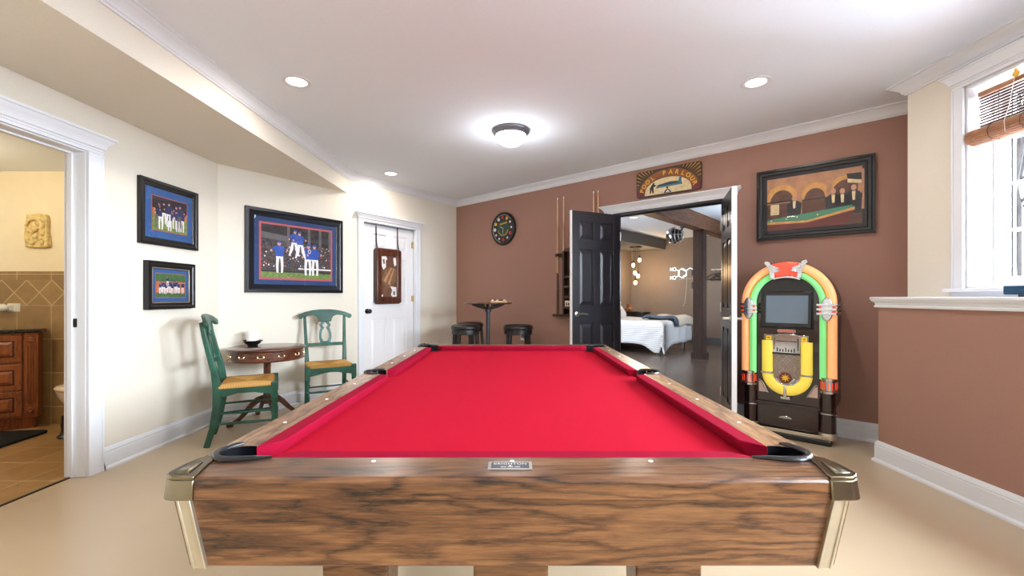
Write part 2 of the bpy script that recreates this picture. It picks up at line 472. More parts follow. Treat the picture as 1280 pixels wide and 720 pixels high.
    def ball(self, c, r, m=None, seg=16, rings=10, sc=(1, 1, 1)):
        v, f = [(c[0], c[1], c[2] - r * sc[2])], []
        for i in range(1, rings):
            a = -PI / 2 + PI * i / rings
            for k in range(seg):
                t = 2 * PI * k / seg
                v.append((c[0] + r * sc[0] * math.cos(a) * math.cos(t), c[1] + r * sc[1] * math.cos(a) * math.sin(t), c[2] + r * sc[2] * math.sin(a)))
        v.append((c[0], c[1], c[2] + r * sc[2]))
        top = len(v) - 1
        for k in range(seg):
            k2 = (k + 1) % seg
            f.append((0, 1 + k2, 1 + k))
            for i in range(rings - 2):
                o = 1 + i * seg
                f.append((o + k, o + k2, o + seg + k2, o + seg + k))
            o = 1 + (rings - 2) * seg
            f.append((o + k, o + k2, top))
        return self.add(v, f, m)
    def flat(self, poly, y, m=None):
        """thin printed shape on a picture: polygon in XZ facing -Y"""
        n = len(poly)
        a = sum(poly[i][0] * poly[(i + 1) % n][1] - poly[(i + 1) % n][0] * poly[i][1] for i in range(n))
        idx = tuple(range(n)) if a > 0 else tuple(range(n - 1, -1, -1))
        return self.add([(x, y, z) for x, z in poly], [idx], m)
    def build(self, name, mats, parent=None, label=None, bevel=0.0, smooth=True, angle=38, seg=2, sub=0):
        me = bpy.data.meshes.new(name)
        me.from_pydata(self.v, [], self.f)
        mats = mats if isinstance(mats, (list, tuple)) else [mats]
        for k in mats:
            me.materials.append(M[k] if isinstance(k, str) else k)
        for p, i in zip(me.polygons, self.mi):
            p.material_index = min(i, len(mats) - 1)
        me.update()
        if smooth:
            me.polygons.foreach_set('use_smooth', [True] * len(me.polygons))
            me.set_sharp_from_angle(angle=R(angle))
        o = bpy.data.objects.new(name, me)
        COL.objects.link(o)
        if parent is not None:
            o.parent = parent
        if label:
            o['label'] = label
        if bevel:
            b = o.modifiers.new('bevel', 'BEVEL')
            b.width = bevel
            b.segments = seg
            b.limit_method = 'ANGLE'
            b.angle_limit = R(40)
        if sub:
            s = o.modifiers.new('subdivision', 'SUBSURF')
            s.levels = sub
            s.render_levels = sub
        return o

def thing(name, label, cat, loc=(0, 0, 0), rz=0.0, group=None):
    o = bpy.data.objects.new(name, None)
    o.empty_display_size = 0.1
    COL.objects.link(o)
    o.location = loc
    o.rotation_euler = (0, 0, rz)
    o['label'] = label
    o['category'] = cat
    if group:
        o['group'] = group
    return o

def tag(o, label, cat, group=None, loc=None, rz=None):
    o['label'] = label
    o['category'] = cat
    if group:
        o['group'] = group
    if loc is not None:
        o.location = loc
    if rz is not None:
        o.rotation_euler = (0, 0, rz)
    return o

def struct(o, label=None, loc=None, rz=None):
    o['kind'] = 'structure'
    if label:
        o['label'] = label
    if loc is not None:
        o.location = loc
    if rz is not None:
        o.rotation_euler = (0, 0, rz)
    return o

def copy_tree(o, parent=None):
    c = o.copy()
    COL.objects.link(c)
    if parent is not None:
        c.parent = parent
    for ch in list(o.children):
        copy_tree(ch, c)
    return c

def arc(cx, cy, r, a0, a1, n):
    return [(cx + r * math.cos(R(a0 + (a1 - a0) * i / n)), cy + r * math.sin(R(a0 + (a1 - a0) * i / n))) for i in range(n + 1)]

def rrect(x0, x1, z0, z1, r, n=5):
    return arc(x1 - r, z0 + r, r, -90, 0, n) + arc(x1 - r, z1 - r, r, 0, 90, n) + arc(x0 + r, z1 - r, r, 90, 180, n) + arc(x0 + r, z0 + r, r, 180, 270, n)

def ell(cx, cz, rx, rz, n=16):
    return [(cx + rx * math.cos(2 * PI * k / n), cz + rz * math.sin(2 * PI * k / n)) for k in range(n)]

def text_mesh(body, size, depth=0.0, spacing=1.0, bold=0.0):
    """letters of the built-in font as (verts, faces), centred on x, base line at 0"""
    cu = bpy.data.curves.new('letters', 'FONT')
    cu.body = body
    cu.size = size
    cu.extrude = depth
    cu.offset = bold
    cu.align_x = 'CENTER'
    cu.space_character = spacing
    cu.resolution_u = 3
    ob = bpy.data.objects.new('letters', cu)
    COL.objects.link(ob)
    dg = bpy.context.evaluated_depsgraph_get()
    me = bpy.data.meshes.new_from_object(ob.evaluated_get(dg))
    v = [tuple(p.co) for p in me.vertices]
    f = [tuple(p.vertices) for p in me.polygons]
    bpy.data.objects.remove(ob)
    bpy.data.curves.remove(cu)
    bpy.data.meshes.remove(me)
    return v, f

def sweep(name, path, prof, side, matname, closed=False, parent=None):
    """moulding: profile (distance from the wall, height) along a plan path; side +1 = room lies left of the path"""
    P = [Vector(p) for p in path]
    n = len(P)
    nrm = []
    for i in range(n - 1):
        d = (P[i + 1] - P[i]).normalized()
        nrm.append(Vector((-d.y, d.x)) * side)
    mb = MB()
    k = len(prof)
    v = []
    for i in range(n):
        if i == 0: mv = nrm[0]
        elif i == n - 1: mv = nrm[-1]
        else:
            a, b = nrm[i - 1], nrm[i]
            mv = (a + b) / (1 + a.dot(b))
        for d, z in prof:
            q = P[i] + mv * d
            v.append((q.x, q.y, z))
    f = []
    for i in range(n - 1):
        for j in range(k - 1):
            q = (i * k + j, (i + 1) * k + j, (i + 1) * k + j + 1, i * k + j + 1)
            f.append(q if side < 0 else tuple(reversed(q)))
    f.append(tuple(range(k)))
    f.append(tuple(range((n - 1) * k, n * k)))
    mb.add(v, f)
    return mb.build(name, matname, parent, angle=25)

# ------------------------------------------------------------------ plan of the room (metres, camera over the origin, y ahead)
H = 1.15                       # eye height
CEIL = 2.62
A = Vector((-0.865, 6.844))    # far corner
KC = Vector((-2.705, 4.052))   # corner between the two cream walls
dB = Vector((0.7426, -0.6698)); iB = Vector((0.6698, 0.7426)); TB = math.atan2(dB.y, dB.x)
dL = Vector((0.5502, 0.8350)); iL = Vector((-0.8350, 0.5502)); TL = math.atan2(dL.y, dL.x)
XK = -2.71; XS = 2.556; XW = 2.729; YB = -2.4
YE = 3.035
def onB(s, z, off=0.0):
    p = A + dB * s - iB * off
    return (p.x, p.y, z)
def onL(s, z, off=0.0):
    p = KC + dL * s - iL * off
    return (p.x, p.y, z)
def onK(y, z, off=0.0):
    return (XK + off, y, z)

def wall_mesh(length, z0, z1, thick, holes=(), s0=0.0):
    mb = MB()
    xs = sorted({s0, length} | {h[0] for h in holes} | {h[1] for h in holes})
    for a, b in zip(xs, xs[1:]):
        cuts = sorted([(h[2], h[3]) for h in holes if h[0] <= a + 1e-6 and h[1] >= b - 1e-6])
        z = z0
        for c, d in cuts:
            if c > z + 1e-6:
                mb.box(a, b, 0, thick, z, c)
            z = d
        if z < z1 - 1e-6:
            mb.box(a, b, 0, thick, z, z1)
    return mb
# ------------------------------------------------------------------ the setting: floors, ceilings, walls
main_poly = [(-2.80, YB), (3.45, YB), (3.45, 2.95), (A.x, A.y), (KC.x - 0.095, KC.y)]
struct(MB().prism(main_poly, -0.1, 0).build('floor', 'floor', smooth=False))
ceil_poly = [(-2.76, YB), (2.80, YB), (2.80, 3.0), (3.40, 3.0), (A.x, A.y), (KC.x - 0.05, KC.y)]
struct(MB().prism(ceil_poly, CEIL, CEIL + 0.04).build('ceiling', 'ceiling', smooth=False))
struct(MB().prism([(XK, YB), (-1.945, YB), (-1.945, 5.205), (KC.x, KC.y)], 2.374, CEIL).build('ceiling_soffit', 'cream', smooth=False))

bath_y0, bath_y1 = 2.00, 2.80
struct(wall_mesh(KC.y - YB + 0.1, 0, CEIL, 0.13, [(bath_y0 - YB, bath_y1 - YB, 0, 2.075)]).build('wall_left', 'cream', smooth=False), loc=(XK, YB, 0), rz=R(90))
LL = (A - KC).length
struct(wall_mesh(LL + 0.1, 0, CEIL, 0.12, [(1.60, 2.47, 0, 2.07)], s0=-0.004).build('wall_left_angled', 'cream', smooth=False), loc=(KC.x, KC.y, 0), rz=TL)
struct(wall_mesh(5.69, 0, 2.70, 0.12, [(2.745, 3.90, 0, 2.075)]).build('wall_back', 'brown', smooth=False), loc=(A.x, A.y, 0), rz=TB)
# window wall: a thick brown lower half that carries a ledge, a cream upper half set back
struct(MB().box(XS, 3.45, YB, 3.07, 0, 1.075).build('wall_right_lower', 'brown', smooth=False))
def wy(y): return YE - y
win1 = (wy(2.647), wy(1.05), 1.20, 2.411)
added_win2 = (wy(0.1), wy(-1.7), 1.20, 2.411)  # unseen second window, added to let in more daylight
struct(wall_mesh(YE - YB, 1.148, CEIL, 0.26, [win1, added_win2]).build('wall_right_upper', 'cream', smooth=False), loc=(XW, YE, 0), rz=R(-90))
struct(MB().box(XW + 0.26, 3.36, 2.99, YE, 1.148, CEIL).build('wall_right_return', 'cream', smooth=False))
struct(MB().box(-2.84, 2.80, YB - 0.1, YB, 0, CEIL).build('wall_front', 'cream', smooth=False))

# ledge on top of the lower wall
ledge = MB()
ledge.box(XS - 0.036, XW + 0.3, YB, 3.106, 1.126, 1.148)
lp = [(0.0, 1.075), (0.016, 1.075), (0.018, 1.086), (0.012, 1.092), (0.016, 1.108), (0.030, 1.120), (0.030, 1.126), (0, 1.126)]
ledge.build('trim_ledge', 'trim', bevel=0.006)
sweep('trim_ledge_moulding', [(3.35, 3.07), (XS, 3.07), (XS, YB)], lp, -1, 'trim')
struct(bpy.data.objects['trim_ledge']); struct(bpy.data.objects['trim_ledge_moulding'])

crown = [(0, 2.538), (0.010, 2.538), (0.014, 2.547), (0.022, 2.552), (0.030, 2.570), (0.055, 2.592), (0.066, 2.600), (0.070, 2.606), (0.082, 2.608), (0.082, CEIL), (0, CEIL)]
struct(sweep('trim_crown', [(-1.945, YB), (-1.945, 5.205), (A.x, A.y), (3.358, YE), (XW, YE), (XW, YB)], crown, -1, 'trim'))
base = [(0.028, 0), (0.028, 0.012), (0.022, 0.020), (0.016, 0.024), (0.016, 0.108), (0.012, 0.114), (0.016, 0.120), (0.012, 0.132), (0.004, 0.147), (0, 0.147)]
def B2(s): p = A + dB * s; return (p.x, p.y)
def L2(s): p = KC + dL * s; return (p.x, p.y)
struct(sweep('baseboard_left', [(XK, 2.907), (KC.x, KC.y), L2(1.518)], base, -1, 'trim'))
struct(sweep('baseboard_back', [L2(2.555), (A.x, A.y), B2(2.72)], base, -1, 'trim'))
struct(sweep('baseboard_right', [B2(4.02), B2(5.634), (XS, 3.07), (XS, YB)], base, -1, 'trim'))

def head_cap(mb, s0, s1, z0, z1, proj=0.07, m=None):
    """crown shaped head over a door or window, with mitred returns, in a wall frame (front = -y)"""
    h = z1 - z0
    pr = [(0.022, 0), (0.022, .14), (0.030, .18), (0.030, .24), (0.034, .40), (0.046, .58), (proj * .86, .76), (proj * .9, .82), (proj, .84), (proj, 1.0)]
    pr = [(d, z0 + q * h) for d, q in pr]
    k = len(pr)
    v = []
    for d, z in pr:
        v += [(s0 - d + 0.022, 0, z), (s0 - d + 0.022, -d, z), (s1 + d - 0.022, -d, z), (s1 + d - 0.022, 0, z)]
    f = []
    for j in range(k - 1):
        for q in range(3):
            a = j * 4 + q
            f.append((a, a + 1, a + 5, a + 4))
    f.append((3, 2, 1, 0))
    o = (k - 1) * 4
    f.append((o, o + 1, o + 2, o + 3))
    mb.add(v, f, m)

def casing(mb, s0, s1, ztop, w, z0=0.0, t=0.02, cap=0.10, proj=0.07, foot=True):
    """flat casing with a back band round an opening s0..s1"""
    for a, b, band in ((s0 - w, s0, s0 - w), (s1, s1 + w, s1 + w - 0.014)):
        mb.box(a, b, -t, 0, z0, ztop)
        mb.box(band, band + 0.014, -t - 0.006, -t, z0, ztop)
    mb.box(s0 - w, s1 + w, -t, 0, ztop, ztop + 0.02)
    head_cap(mb, s0 - w - 0.004, s1 + w + 0.004, ztop + 0.02, ztop + 0.02 + cap, proj)

def jamb(mb, s0, s1, ztop, depth, t=0.018, front=-0.0):
    mb.box(s0, s0 + t, front, depth, 0, ztop)
    mb.box(s1 - t, s1, front, depth, 0, ztop)
    mb.box(s0, s1, front, depth, ztop - t, ztop)
    c = depth * 0.55
    mb.box(s0 + t, s0 + t + 0.012, c, c + 0.035, 0, ztop - t)
    mb.box(s1 - t - 0.012, s1 - t, c, c + 0.035, 0, ztop - t)
    mb.box(s0 + t, s1 - t, c, c + 0.035, ztop - t - 0.012, ztop - t)

# --- bathroom doorway trim (with its strike plate)
mb = MB(); casing(mb, 2.0, 2.80, 2.075, 0.10)
jamb(mb, 1.985, 2.815, 2.085, 0.14)
o = struct(mb.build('trim_1', 'trim', bevel=0.003), loc=(XK, 0, 0), rz=R(90))
sp = MB(); sp.box(2.793, 2.797, 0.055, 0.105, 0.955, 1.01); sp.box(2.792, 2.793, 0.070, 0.095, 0.967, 0.998)
sp.build('strike_plate', 'iron', o, label='dark strike plate')

# --- six panel doors
def six_panel(mb, w, h=2.03, t=0.036, mf=0, mb_=0, me=0, z0=0.012):
    sw = 0.115 * w / 0.8; cw = 0.11 * w / 0.8
    xs = [(sw, (w - cw) / 2), ((w + cw) / 2, w - sw)]
    rows = [(0.23, 0.87), (1.05, 1.65), (1.755, 1.945)]
    mb.box(0, sw, 0, t, z0, h, me); mb.box(w - sw, w, 0, t, z0, h, me); mb.box((w - cw) / 2, (w + cw) / 2, 0.0005, t - 0.0005, z0, h, me)
    zs = [z0] + [z for r in rows for z in r] + [h]
    for i in range(0, len(zs), 2):
        mb.box(sw, w - sw, 0.0003, t - 0.0003, zs[i], zs[i + 1], me)
    for a, b in xs:
        for c, d in rows:
            mb.box(a, b, 0.011, t - 0.011, c, d, me)
            for y0, y1, sgn in ((0.011, 0.002, 1), (t - 0.011, t - 0.002, -1)):
                g, s = 0.014, 0.036
                o = [(a + g, y0, c + g), (b - g, y0, c + g), (b - g, y0, d - g), (a + g, y0, d - g)]
                i = [(a + g + s * .7, y1, c + g + s), (b - g - s * .7, y1, c + g + s), (b - g - s * .7, y1, d - g - s), (a + g + s * .7, y1, d - g - s)]
                f = [(0, 1, 5, 4), (1, 2, 6, 5), (2, 3, 7, 6), (3, 0, 4, 7), (4, 5, 6, 7)]
                if sgn < 0: f = [tuple(reversed(q)) for q in f]
                mb.add(o + i, f, mf if sgn > 0 else mb_)

# white closed door in the angled cream wall
mb = MB(); casing(mb, 1.598, 2.472, 2.072, 0.078, cap=0.085, proj=0.06); jamb(mb, 1.585, 2.485, 2.085, 0.13)
struct(mb.build('trim_2', 'trim', bevel=0.003), loc=(KC.x, KC.y, 0), rz=TL)
mb = MB(); six_panel(mb, 0.832, 2.048)
dx0 = onL(1.619, 0, -0.022)
door1 = struct(mb.build('door_1', 'door_white', smooth=False, bevel=0.002), 'white six panel door closed between the green chair and the brown wall', dx0, TL)
kn = MB(); kn.lathe([(0.0, 0), (0.030, 0), (0.031, 0.006), (0.014, 0.010), (0.012, 0.034), (0.022, 0.040), (0.029, 0.052), (0.026, 0.066), (0.012, 0.072), (0, 0.073)], (0.055, 0, 0.968), 20, axis='Y')
kn.build('door_knob', 'iron', door1, label='black round knob')
for z in (1.86, 1.12, 0.25):
    hg = MB(); hg.tube([(0.838, -0.006, z - 0.045), (0.838, -0.006, z + 0.045)], 0.007, 8); hg.box(0.80, 0.838, -0.002, 0.001, z - 0.04, z + 0.04)
    hg.build('hinge', 'brass', door1)

# --- double doors to the bedroom
mb = MB(); casing(mb, 2.745, 3.90, 2.075, 0.115, cap=0.085, proj=0.075)
t3 = struct(mb.build('trim_3', 'trim', bevel=0.003), loc=(A.x, A.y, 0), rz=TB)
mb = MB(); jamb(mb, 2.730, 3.915, 2.09, 0.13, front=-0.024)
mb.build('door_frame', 'door_black', t3, label='black painted inner frame', bevel=0.002)

def lever(mb, x, z, y, sgn, dirx):
    mb.lathe([(0, 0), (0.027, 0), (0.027, 0.008), (0.012, 0.012), (0.011, 0.045), (0, 0.045)] if sgn > 0 else [(0, 0), (0.027, 0), (0.027, -0.008), (0.012, -0.012), (0.011, -0.045), (0, -0.045)], (x, y, z), 18, axis='Y')
    yy = y - sgn * 0.046
    mb.tube([(x - dirx * 0.006, yy, z), (x + dirx * 0.045, yy, z + 0.004), (x + dirx * 0.085, yy, z), (x + dirx * 0.112, yy, z - 0.004)], [0.011, 0.010, 0.008, 0.007], 10)

def leaf(name, label, hinge, free, w, lever_label, flip=False):
    """door leaf whose dark face looks at -y of its own frame; hinge at x=w when flip else x=0"""
    mb = MB()
    six_panel(mb, w, 2.058, 0.038, 0, 0, 0)
    hv, fv = Vector(hinge), Vector(free)
    if flip:
        org, d = fv, (hv - fv).normalized()
    else:
        org, d = hv, (fv - hv).normalized()
    rz = math.atan2(d.y, d.x)
    o = struct(mb.build(name, 'door_black', smooth=False, bevel=0.002), label, (org.x, org.y, 0), rz)
    xe = 0.0 if flip else w
    e = MB()
    e.box(xe - 0.0015, xe + 0.0015, -0.0005, 0.0385, 0.012, 2.058)
    e.build('painted_edge', 'door_white', o, label='white painted leading edge')
    x = 0.062 if flip else w - 0.062
    lv = MB(); lever(lv, x, 0.965, 0, 1, 1 if flip else -1); lever(lv, x, 0.965, 0.038, -1, 1 if flip else -1)
    lv.build('lever_handle', 'steel', o, label=lever_label)
    for z in (1.82, 1.05, 0.25):
        h = MB(); xh = w + 0.003 if flip else -0.003
        h.tube([(xh, -0.004, z - 0.045), (xh, -0.004, z + 0.045)], 0.006, 8)
        h.build('hinge', 'steel', o)
    return o
leaf('door_2', 'black six panel door leaf swung open left of the bedroom opening', (1.2035, 4.905), (0.6290, 4.610), 0.646, 'satin nickel lever', True)
# the right leaf: its hinge edge is the far one, its dark face looks left
leaf('door_3', 'black six panel door leaf with white edge swung open beside the jukebox', (1.995, 4.195), (1.812, 3.628), 0.596, 'satin nickel lever')

# --- windows in the right wall
def window(name, s0, s1, z0, z1, mullions):
    """white wooden window in a wall frame; front = -y; the glass sits 20 cm deep in the wall"""
    t = struct(thing(name, 'white window', 'window'), loc=(XW, YE, 0), rz=R(-90))
    del t['category'], t['label']
    f = MB()
    for a, b in ((s0, s0 + 0.014), (s1 - 0.014, s1)):
        f.box(a, b, 0, 0.24, z0, z1)
    f.box(s0, s1, 0, 0.24, z1 - 0.014, z1); f.box(s0, s1, 0, 0.26, z0, z0 + 0.012)
    for a, b in ((s0 + 0.014, s0 + 0.026), (s1 - 0.026, s1 - 0.014)):
        f.box(a, b, 0.15, 0.18, z0, z1)
    casing(f, s0, s1, z1, 0.066, z0=z0, cap=0.075, proj=0.065)
    f.box(s0 - 0.10, s1 + 0.10, -0.045, 0.15, z0 - 0.024, z0)
    f.box(s0 - 0.07, s1 + 0.07, -0.018, 0, 1.148, z0 - 0.024)
    f.build('window_frame', 'trim', t, bevel=0.003)
    sw = 0.045
    n = mullions
    wd = (s1 - s0 - 0.052) / n
    for k in range(n):
        a = s0 + 0.026 + k * wd; b = a + wd
        sh = MB()
        sh.box(a, a + sw, 0.185, 0.225, z0 + 0.012, z1 - 0.014); sh.box(b - sw, b, 0.185, 0.225, z0 + 0.012, z1 - 0.014)
        sh.box(a + sw, b - sw, 0.186, 0.224, z0 + 0.012, z0 + 0.068); sh.box(a + sw, b - sw, 0.186, 0.224, z1 - 0.06, z1 - 0.014)
        zz = z0 + 0.068
        for q in range(3):
            zz += 0.272
            sh.box(a + sw, b - sw, 0.190, 0.220, zz - 0.010, zz + 0.010)
        for q in (1, 2):
            xx = a + sw + (b - a - 2 * sw) * q / 3
            sh.box(xx - 0.010, xx + 0.010, 0.191, 0.219, z0 + 0.068, z1 - 0.06)
        so = sh.build('sash', 'trim', t, bevel=0.003)
        p = MB(); p.box(a + sw - 0.004, b - sw + 0.004, 0.203, 0.207, z0 + 0.064, z1 - 0.056)
        p.build('pane', 'glass', so)
        q_ = MB(); q_.box(a + sw, a + sw + 0.007, 0.196, 0.214, z0 + 0.068, z1 - 0.06); q_.box(b - sw - 0.007, b - sw, 0.196, 0.214, z0 + 0.068, z1 - 0.06)
        q_.build('gasket', 'black_plastic', so, label='dark gasket beside the glass', smooth=False)
    return t
window('window_1', win1[0], win1[1], 1.20, 2.411, 2)
window('added_window_2', added_win2[0], added_win2[1], 1.20, 2.411, 2)

# --- bathroom shell
struct(MB().box(-5.6, -2.80, 1.1, 4.05, -0.1, 0).build('floor_bathroom', 'bath_tile_floor', smooth=False))
th = MB(); th.box(-2.812, -2.797, 2.0, 2.80, 0, 0.006)
struct(th.build('trim_threshold', 'iron', smooth=False))
struct(MB().box(-5.7, -2.85, 3.99, 4.05, 0, 2.33).build('wall_bathroom_back', 'bath_wall', smooth=False))
struct(MB().box(-5.7, -5.6, 1.1, 3.99, 0, 2.33).build('wall_bathroom_left', 'bath_wall', smooth=False))
struct(MB().box(-5.7, -2.85, 1.0, 1.1, 0, 2.33).build('wall_bathroom_front', 'bath_wall', smooth=False))
struct(MB().box(-5.6, -2.84, 1.1, 3.99, 2.285, 2.33).build('ceiling_bathroom', 'ceiling', smooth=False))
xc, zc = -4.387, 1.186
for nm, mt, z0, z1 in (('trim_bathroom_tile', 'bath_tile_wall', 0, 1.072), ('trim_bathroom_diamond_tile', 'bath_diamond', 1.072, 1.300), ('trim_bathroom_tile_border', 'bath_border', 1.300, 1.378)):
    ox, oz = (xc, zc) if 'diamond' in nm else (-4.166, 0)
    if 'border' in nm: oz = 1.300
    o = MB().box(-5.6 - ox, -2.845 - ox, 0, 0.012, z0 - oz, z1 - oz).build(nm, mt, smooth=False)
    struct(o, loc=(ox, 3.978, oz))

# --- bedroom shell, in the frame of the brown wall (x along it, y into the bedroom)
def inB(o): return struct(o, loc=(A.x, A.y, 0), rz=TB)
ND = 6.88
inB(MB().box(-0.6, 4.7, 0.0, ND + 0.1, -0.1, -0.001).build('floor_bedroom', 'planks', smooth=False))
inB(MB().box(-0.6, 4.7, 0.12, ND + 0.1, 2.66, 2.72).build('ceiling_bedroom', 'ceiling', smooth=False))
inB(MB().box(-0.66, 4.7, ND, ND + 0.1, 0, 2.66).build('wall_bedroom_back', 'bed_wall', smooth=False))
inB(MB().box(-0.66, -0.54, 0.12, ND, 0, 2.66).build('wall_bedroom_left', 'bed_wall', smooth=False))
wb = MB()
o = struct(wall_mesh(ND, 0.0, 2.66, 0.12, [(3.1, 4.1, 1.15, 1.95)], s0=0.12).build('wall_bedroom_right', 'bed_wall', smooth=False))
p = A + dB * 4.72
o.location = (p.x, p.y, 0); o.rotation_euler = (0, 0, TB + R(90))
p = A + dB * 4.6
wf = struct(thing('window_3', 'x', 'x'), loc=(p.x, p.y, 0), rz=TB + R(90)); del wf['label'], wf['category']
f = MB()
for a, b in ((3.1, 3.16), (3.57, 3.63), (4.04, 4.1)): f.box(a, b, -0.10, 0.02, 1.15, 1.95)
f.box(3.1, 4.1, -0.10, 0.02, 1.89, 1.95); f.box(3.1, 4.1, -0.10, 0.05, 1.15, 1.21)
f.build('window_frame', 'trim', wf, bevel=0.003)
for a, b in ((3.16, 3.57), (3.63, 4.04)):
    MB().box(a, b, -0.06, -0.055, 1.21, 1.89).build('pane', 'glass', wf)
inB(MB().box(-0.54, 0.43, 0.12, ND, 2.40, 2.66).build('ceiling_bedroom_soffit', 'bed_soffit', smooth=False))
bb = MB(); bb.box(-0.54, 4.6, ND - 0.018, ND, 0, 0.13); bb.box(-0.54, -0.522, 0.12, ND, 0, 0.13)
inB(bb.build('baseboard_bedroom', 'frame_black', smooth=False))
# timber beam and the post that carries it
bm = MB(); bm.box(2.24, 2.44, 0.13, ND, 2.38, 2.655)
inB(bm.build('trim_beam', 'bed_beam', bevel=0.008))
pt = MB(); pt.box(2.245, 2.435, 3.82, 4.00, 0.10, 2.38); pt.box(2.215, 2.465, 3.79, 4.03, 0, 0.115)
inB(pt.build('trim_post', 'bed_post', bevel=0.008))

struct(MB().box(1.45, 2.65, 0.125, 0.22, -0.1, 2.3).box(1.45, 2.65, 0.0, 0.125, -0.1, -0.002).build('wall_light_block', 'cream', smooth=False), loc=(KC.x, KC.y, 0), rz=TL)  # unseen box added to stop sky light leaking round the white door
# ------------------------------------------------------------------ pool table
TY = 2.149; TH = 0.7815; HW = 0.71; HL = 1.257
def build_pool_table():
    t = thing('pool_table', 'walnut pool table with red felt filling the foreground', 'pool table', (0, TY, 0))
    bx, by = 0.627, HL - 0.115           # back line of the cushions
    nx, ny = 0.581, HL - 0.159           # cushion noses
    bed = 0.749
    pc = (bx + 0.012, by - 0.030)         # corner pocket centre
    pr = 0.045; rr = 0.051
    # cabinet, tapering slightly towards the floor
    def cab(z, ix, iy):
        return [(-HW + ix, -HL + iy), (HW - ix, -HL + iy), (HW - ix, HL - iy), (-HW + ix, HL - iy)]
    c = MB(); c.prism(cab(0, 0.034, 0.030), 0.584, 0.738, top=cab(0, 0.012, 0.012))
    c.build('cabinet', 'walnut', t, bevel=0.004)
    # slate bed under cloth
    b = MB()
    b.box(-nx - 0.03, nx + 0.03, -ny - 0.03, ny + 0.03, 0.738, bed)
    b.build('playing_bed', 'felt', t, label='bright red felt bed', smooth=False)
    for sx in (-1, 1):
        for sy in (-1, 1):
            w_ = MB(); w_.box(sx * (nx - 0.045), sx * (HW - 0.02), sy * (ny - 0.045), sy * (HL - 0.03), 0.7385, 0.7498)  # black plate imitates the dark depth of the open pocket
            w_.build('pocket_dark_plate', 'pocket_in', t, label='black plate standing in for the open corner pocket', smooth=False)
    # wooden rails: only the outer top edge is rounded over
    def round_outer(o):
        me = o.data
        at = me.attributes.new('bevel_weight_edge', 'FLOAT', 'EDGE')
        for e in me.edges:
            p, q = me.vertices[e.vertices[0]].co, me.vertices[e.vertices[1]].co
            on = all(abs(c.z - TH) < 1e-4 and max(abs(c.x) - HW, abs(c.y) - HL) > -0.034 and (abs(c.x) > HW - 0.034 and (abs(c.x) > HW - 1e-3 or abs(c.y) > HL - 0.034) or abs(c.y) > HL - 1e-3) for c in (p, q))
            # the mitre edge between two rails stays sharp
            d = (p - q); diag = abs(abs(d.x) - abs(d.y)) < 0.25 * d.length and d.length > 0.03
            at.data[e.index].value = 1.0 if on and not diag else 0.0
        b = o.modifiers.new('bevel', 'BEVEL'); b.width = 0.010; b.segments = 3; b.limit_method = 'WEIGHT'
        return o
    def rail_end(sy):
        p = [(-HW, -HL), (HW, -HL)]
        a = arc(pc[0], -pc[1], pr, -45, -171, 10)
        right = [(x, y) for x, y in a if y <= -by + 1e-6 or True]
        right = [(x, y) for x, y in a if y < -by]
        left = [(-x, y) for x, y in reversed(right)]
        cr = arc(HW - 0.032, -HL + 0.032, 0.032, -90, -45, 4)
        poly = [(-x, y) for x, y in reversed(cr)] + cr + right + [(right[-1][0] - 0.004, -by), (-(right[-1][0] - 0.004), -by)] + left
        m = MB(); m.prism([(x, y * -sy) for x, y in poly], 0.738, TH)
        return round_outer(m.build('end_rail', 'walnut', t))
    for sy in (-1, 1):
        rail_end(sy)
    def rail_side(sx, sy):
        a = arc(pc[0], -pc[1], pr, -45, 105, 12)
        s = arc(bx + 0.032, 0, 0.055, -90, -150, 8)
        s = [(x, y) for x, y in s if x > bx]
        poly = arc(HW - 0.032, -HL + 0.032, 0.032, -45, 0, 4) + [(HW, -0.006), (bx + 0.087, -0.006)] + [(bx + 0.032 + 0.055 * math.cos(R(q)), 0.055 * math.sin(R(q))) for q in (-8, -30, -60, -90, -110)] + [(bx, -0.055), (bx, a[-1][1])] + list(reversed(a[:-1]))
        m = MB(); m.prism([(x * sx, y * -sy) for x, y in poly], 0.738, TH)
        return round_outer(m.build('side_rail', 'walnut_y', t))
    for sx in (-1, 1):
        for sy in (-1, 1):
            rail_side(sx, sy)
    # cushions: back line to nose, undercut to the bed, ends mitred at the pockets
    def cushion(p0, p1, q0, q1):
        """p back ends, q nose ends (plan)"""
        def at(p, z): return (p[0], p[1], z)
        u0 = (q0[0] * 0.75 + p0[0] * 0.25, q0[1] * 0.75 + p0[1] * 0.25)
        u1 = (q1[0] * 0.75 + p1[0] * 0.25, q1[1] * 0.75 + p1[1] * 0.25)
        v = [at(p0, TH + 0.001), at(q0, TH + 0.0005), at(q0, TH - 0.007), at(u0, bed - 0.004), at(p0, bed - 0.004),
             at(p1, TH + 0.001), at(q1, TH + 0.0005), at(q1, TH - 0.007), at(u1, bed - 0.004), at(p1, bed - 0.004)]
        f = [(0, 1, 2, 3, 4), (9, 8, 7, 6, 5)] + [(i, i + 5, (i + 1) % 5 + 5, (i + 1) % 5) for i in range(5)]
        m = MB(); m.add(v, f)
        o = m.build('cushion', 'felt_rail', t, bevel=0.003, angle=60)
        bmh = bmesh.new(); bmh.from_mesh(o.data); bmesh.ops.recalc_face_normals(bmh, faces=bmh.faces); bmh.to_mesh(o.data); bmh.free()
    ce, cs = bx - 0.066, by - 0.070
    for s in (-1, 1):
        cushion((-ce, s * by), (ce, s * by), (-ce + 0.052, s * ny), (ce - 0.052, s * ny))
        for q in (-1, 1):
            cushion((s * bx, q * cs), (s * bx, q * 0.062), (s * nx, q * (cs - 0.052)), (s * nx, q * 0.078))
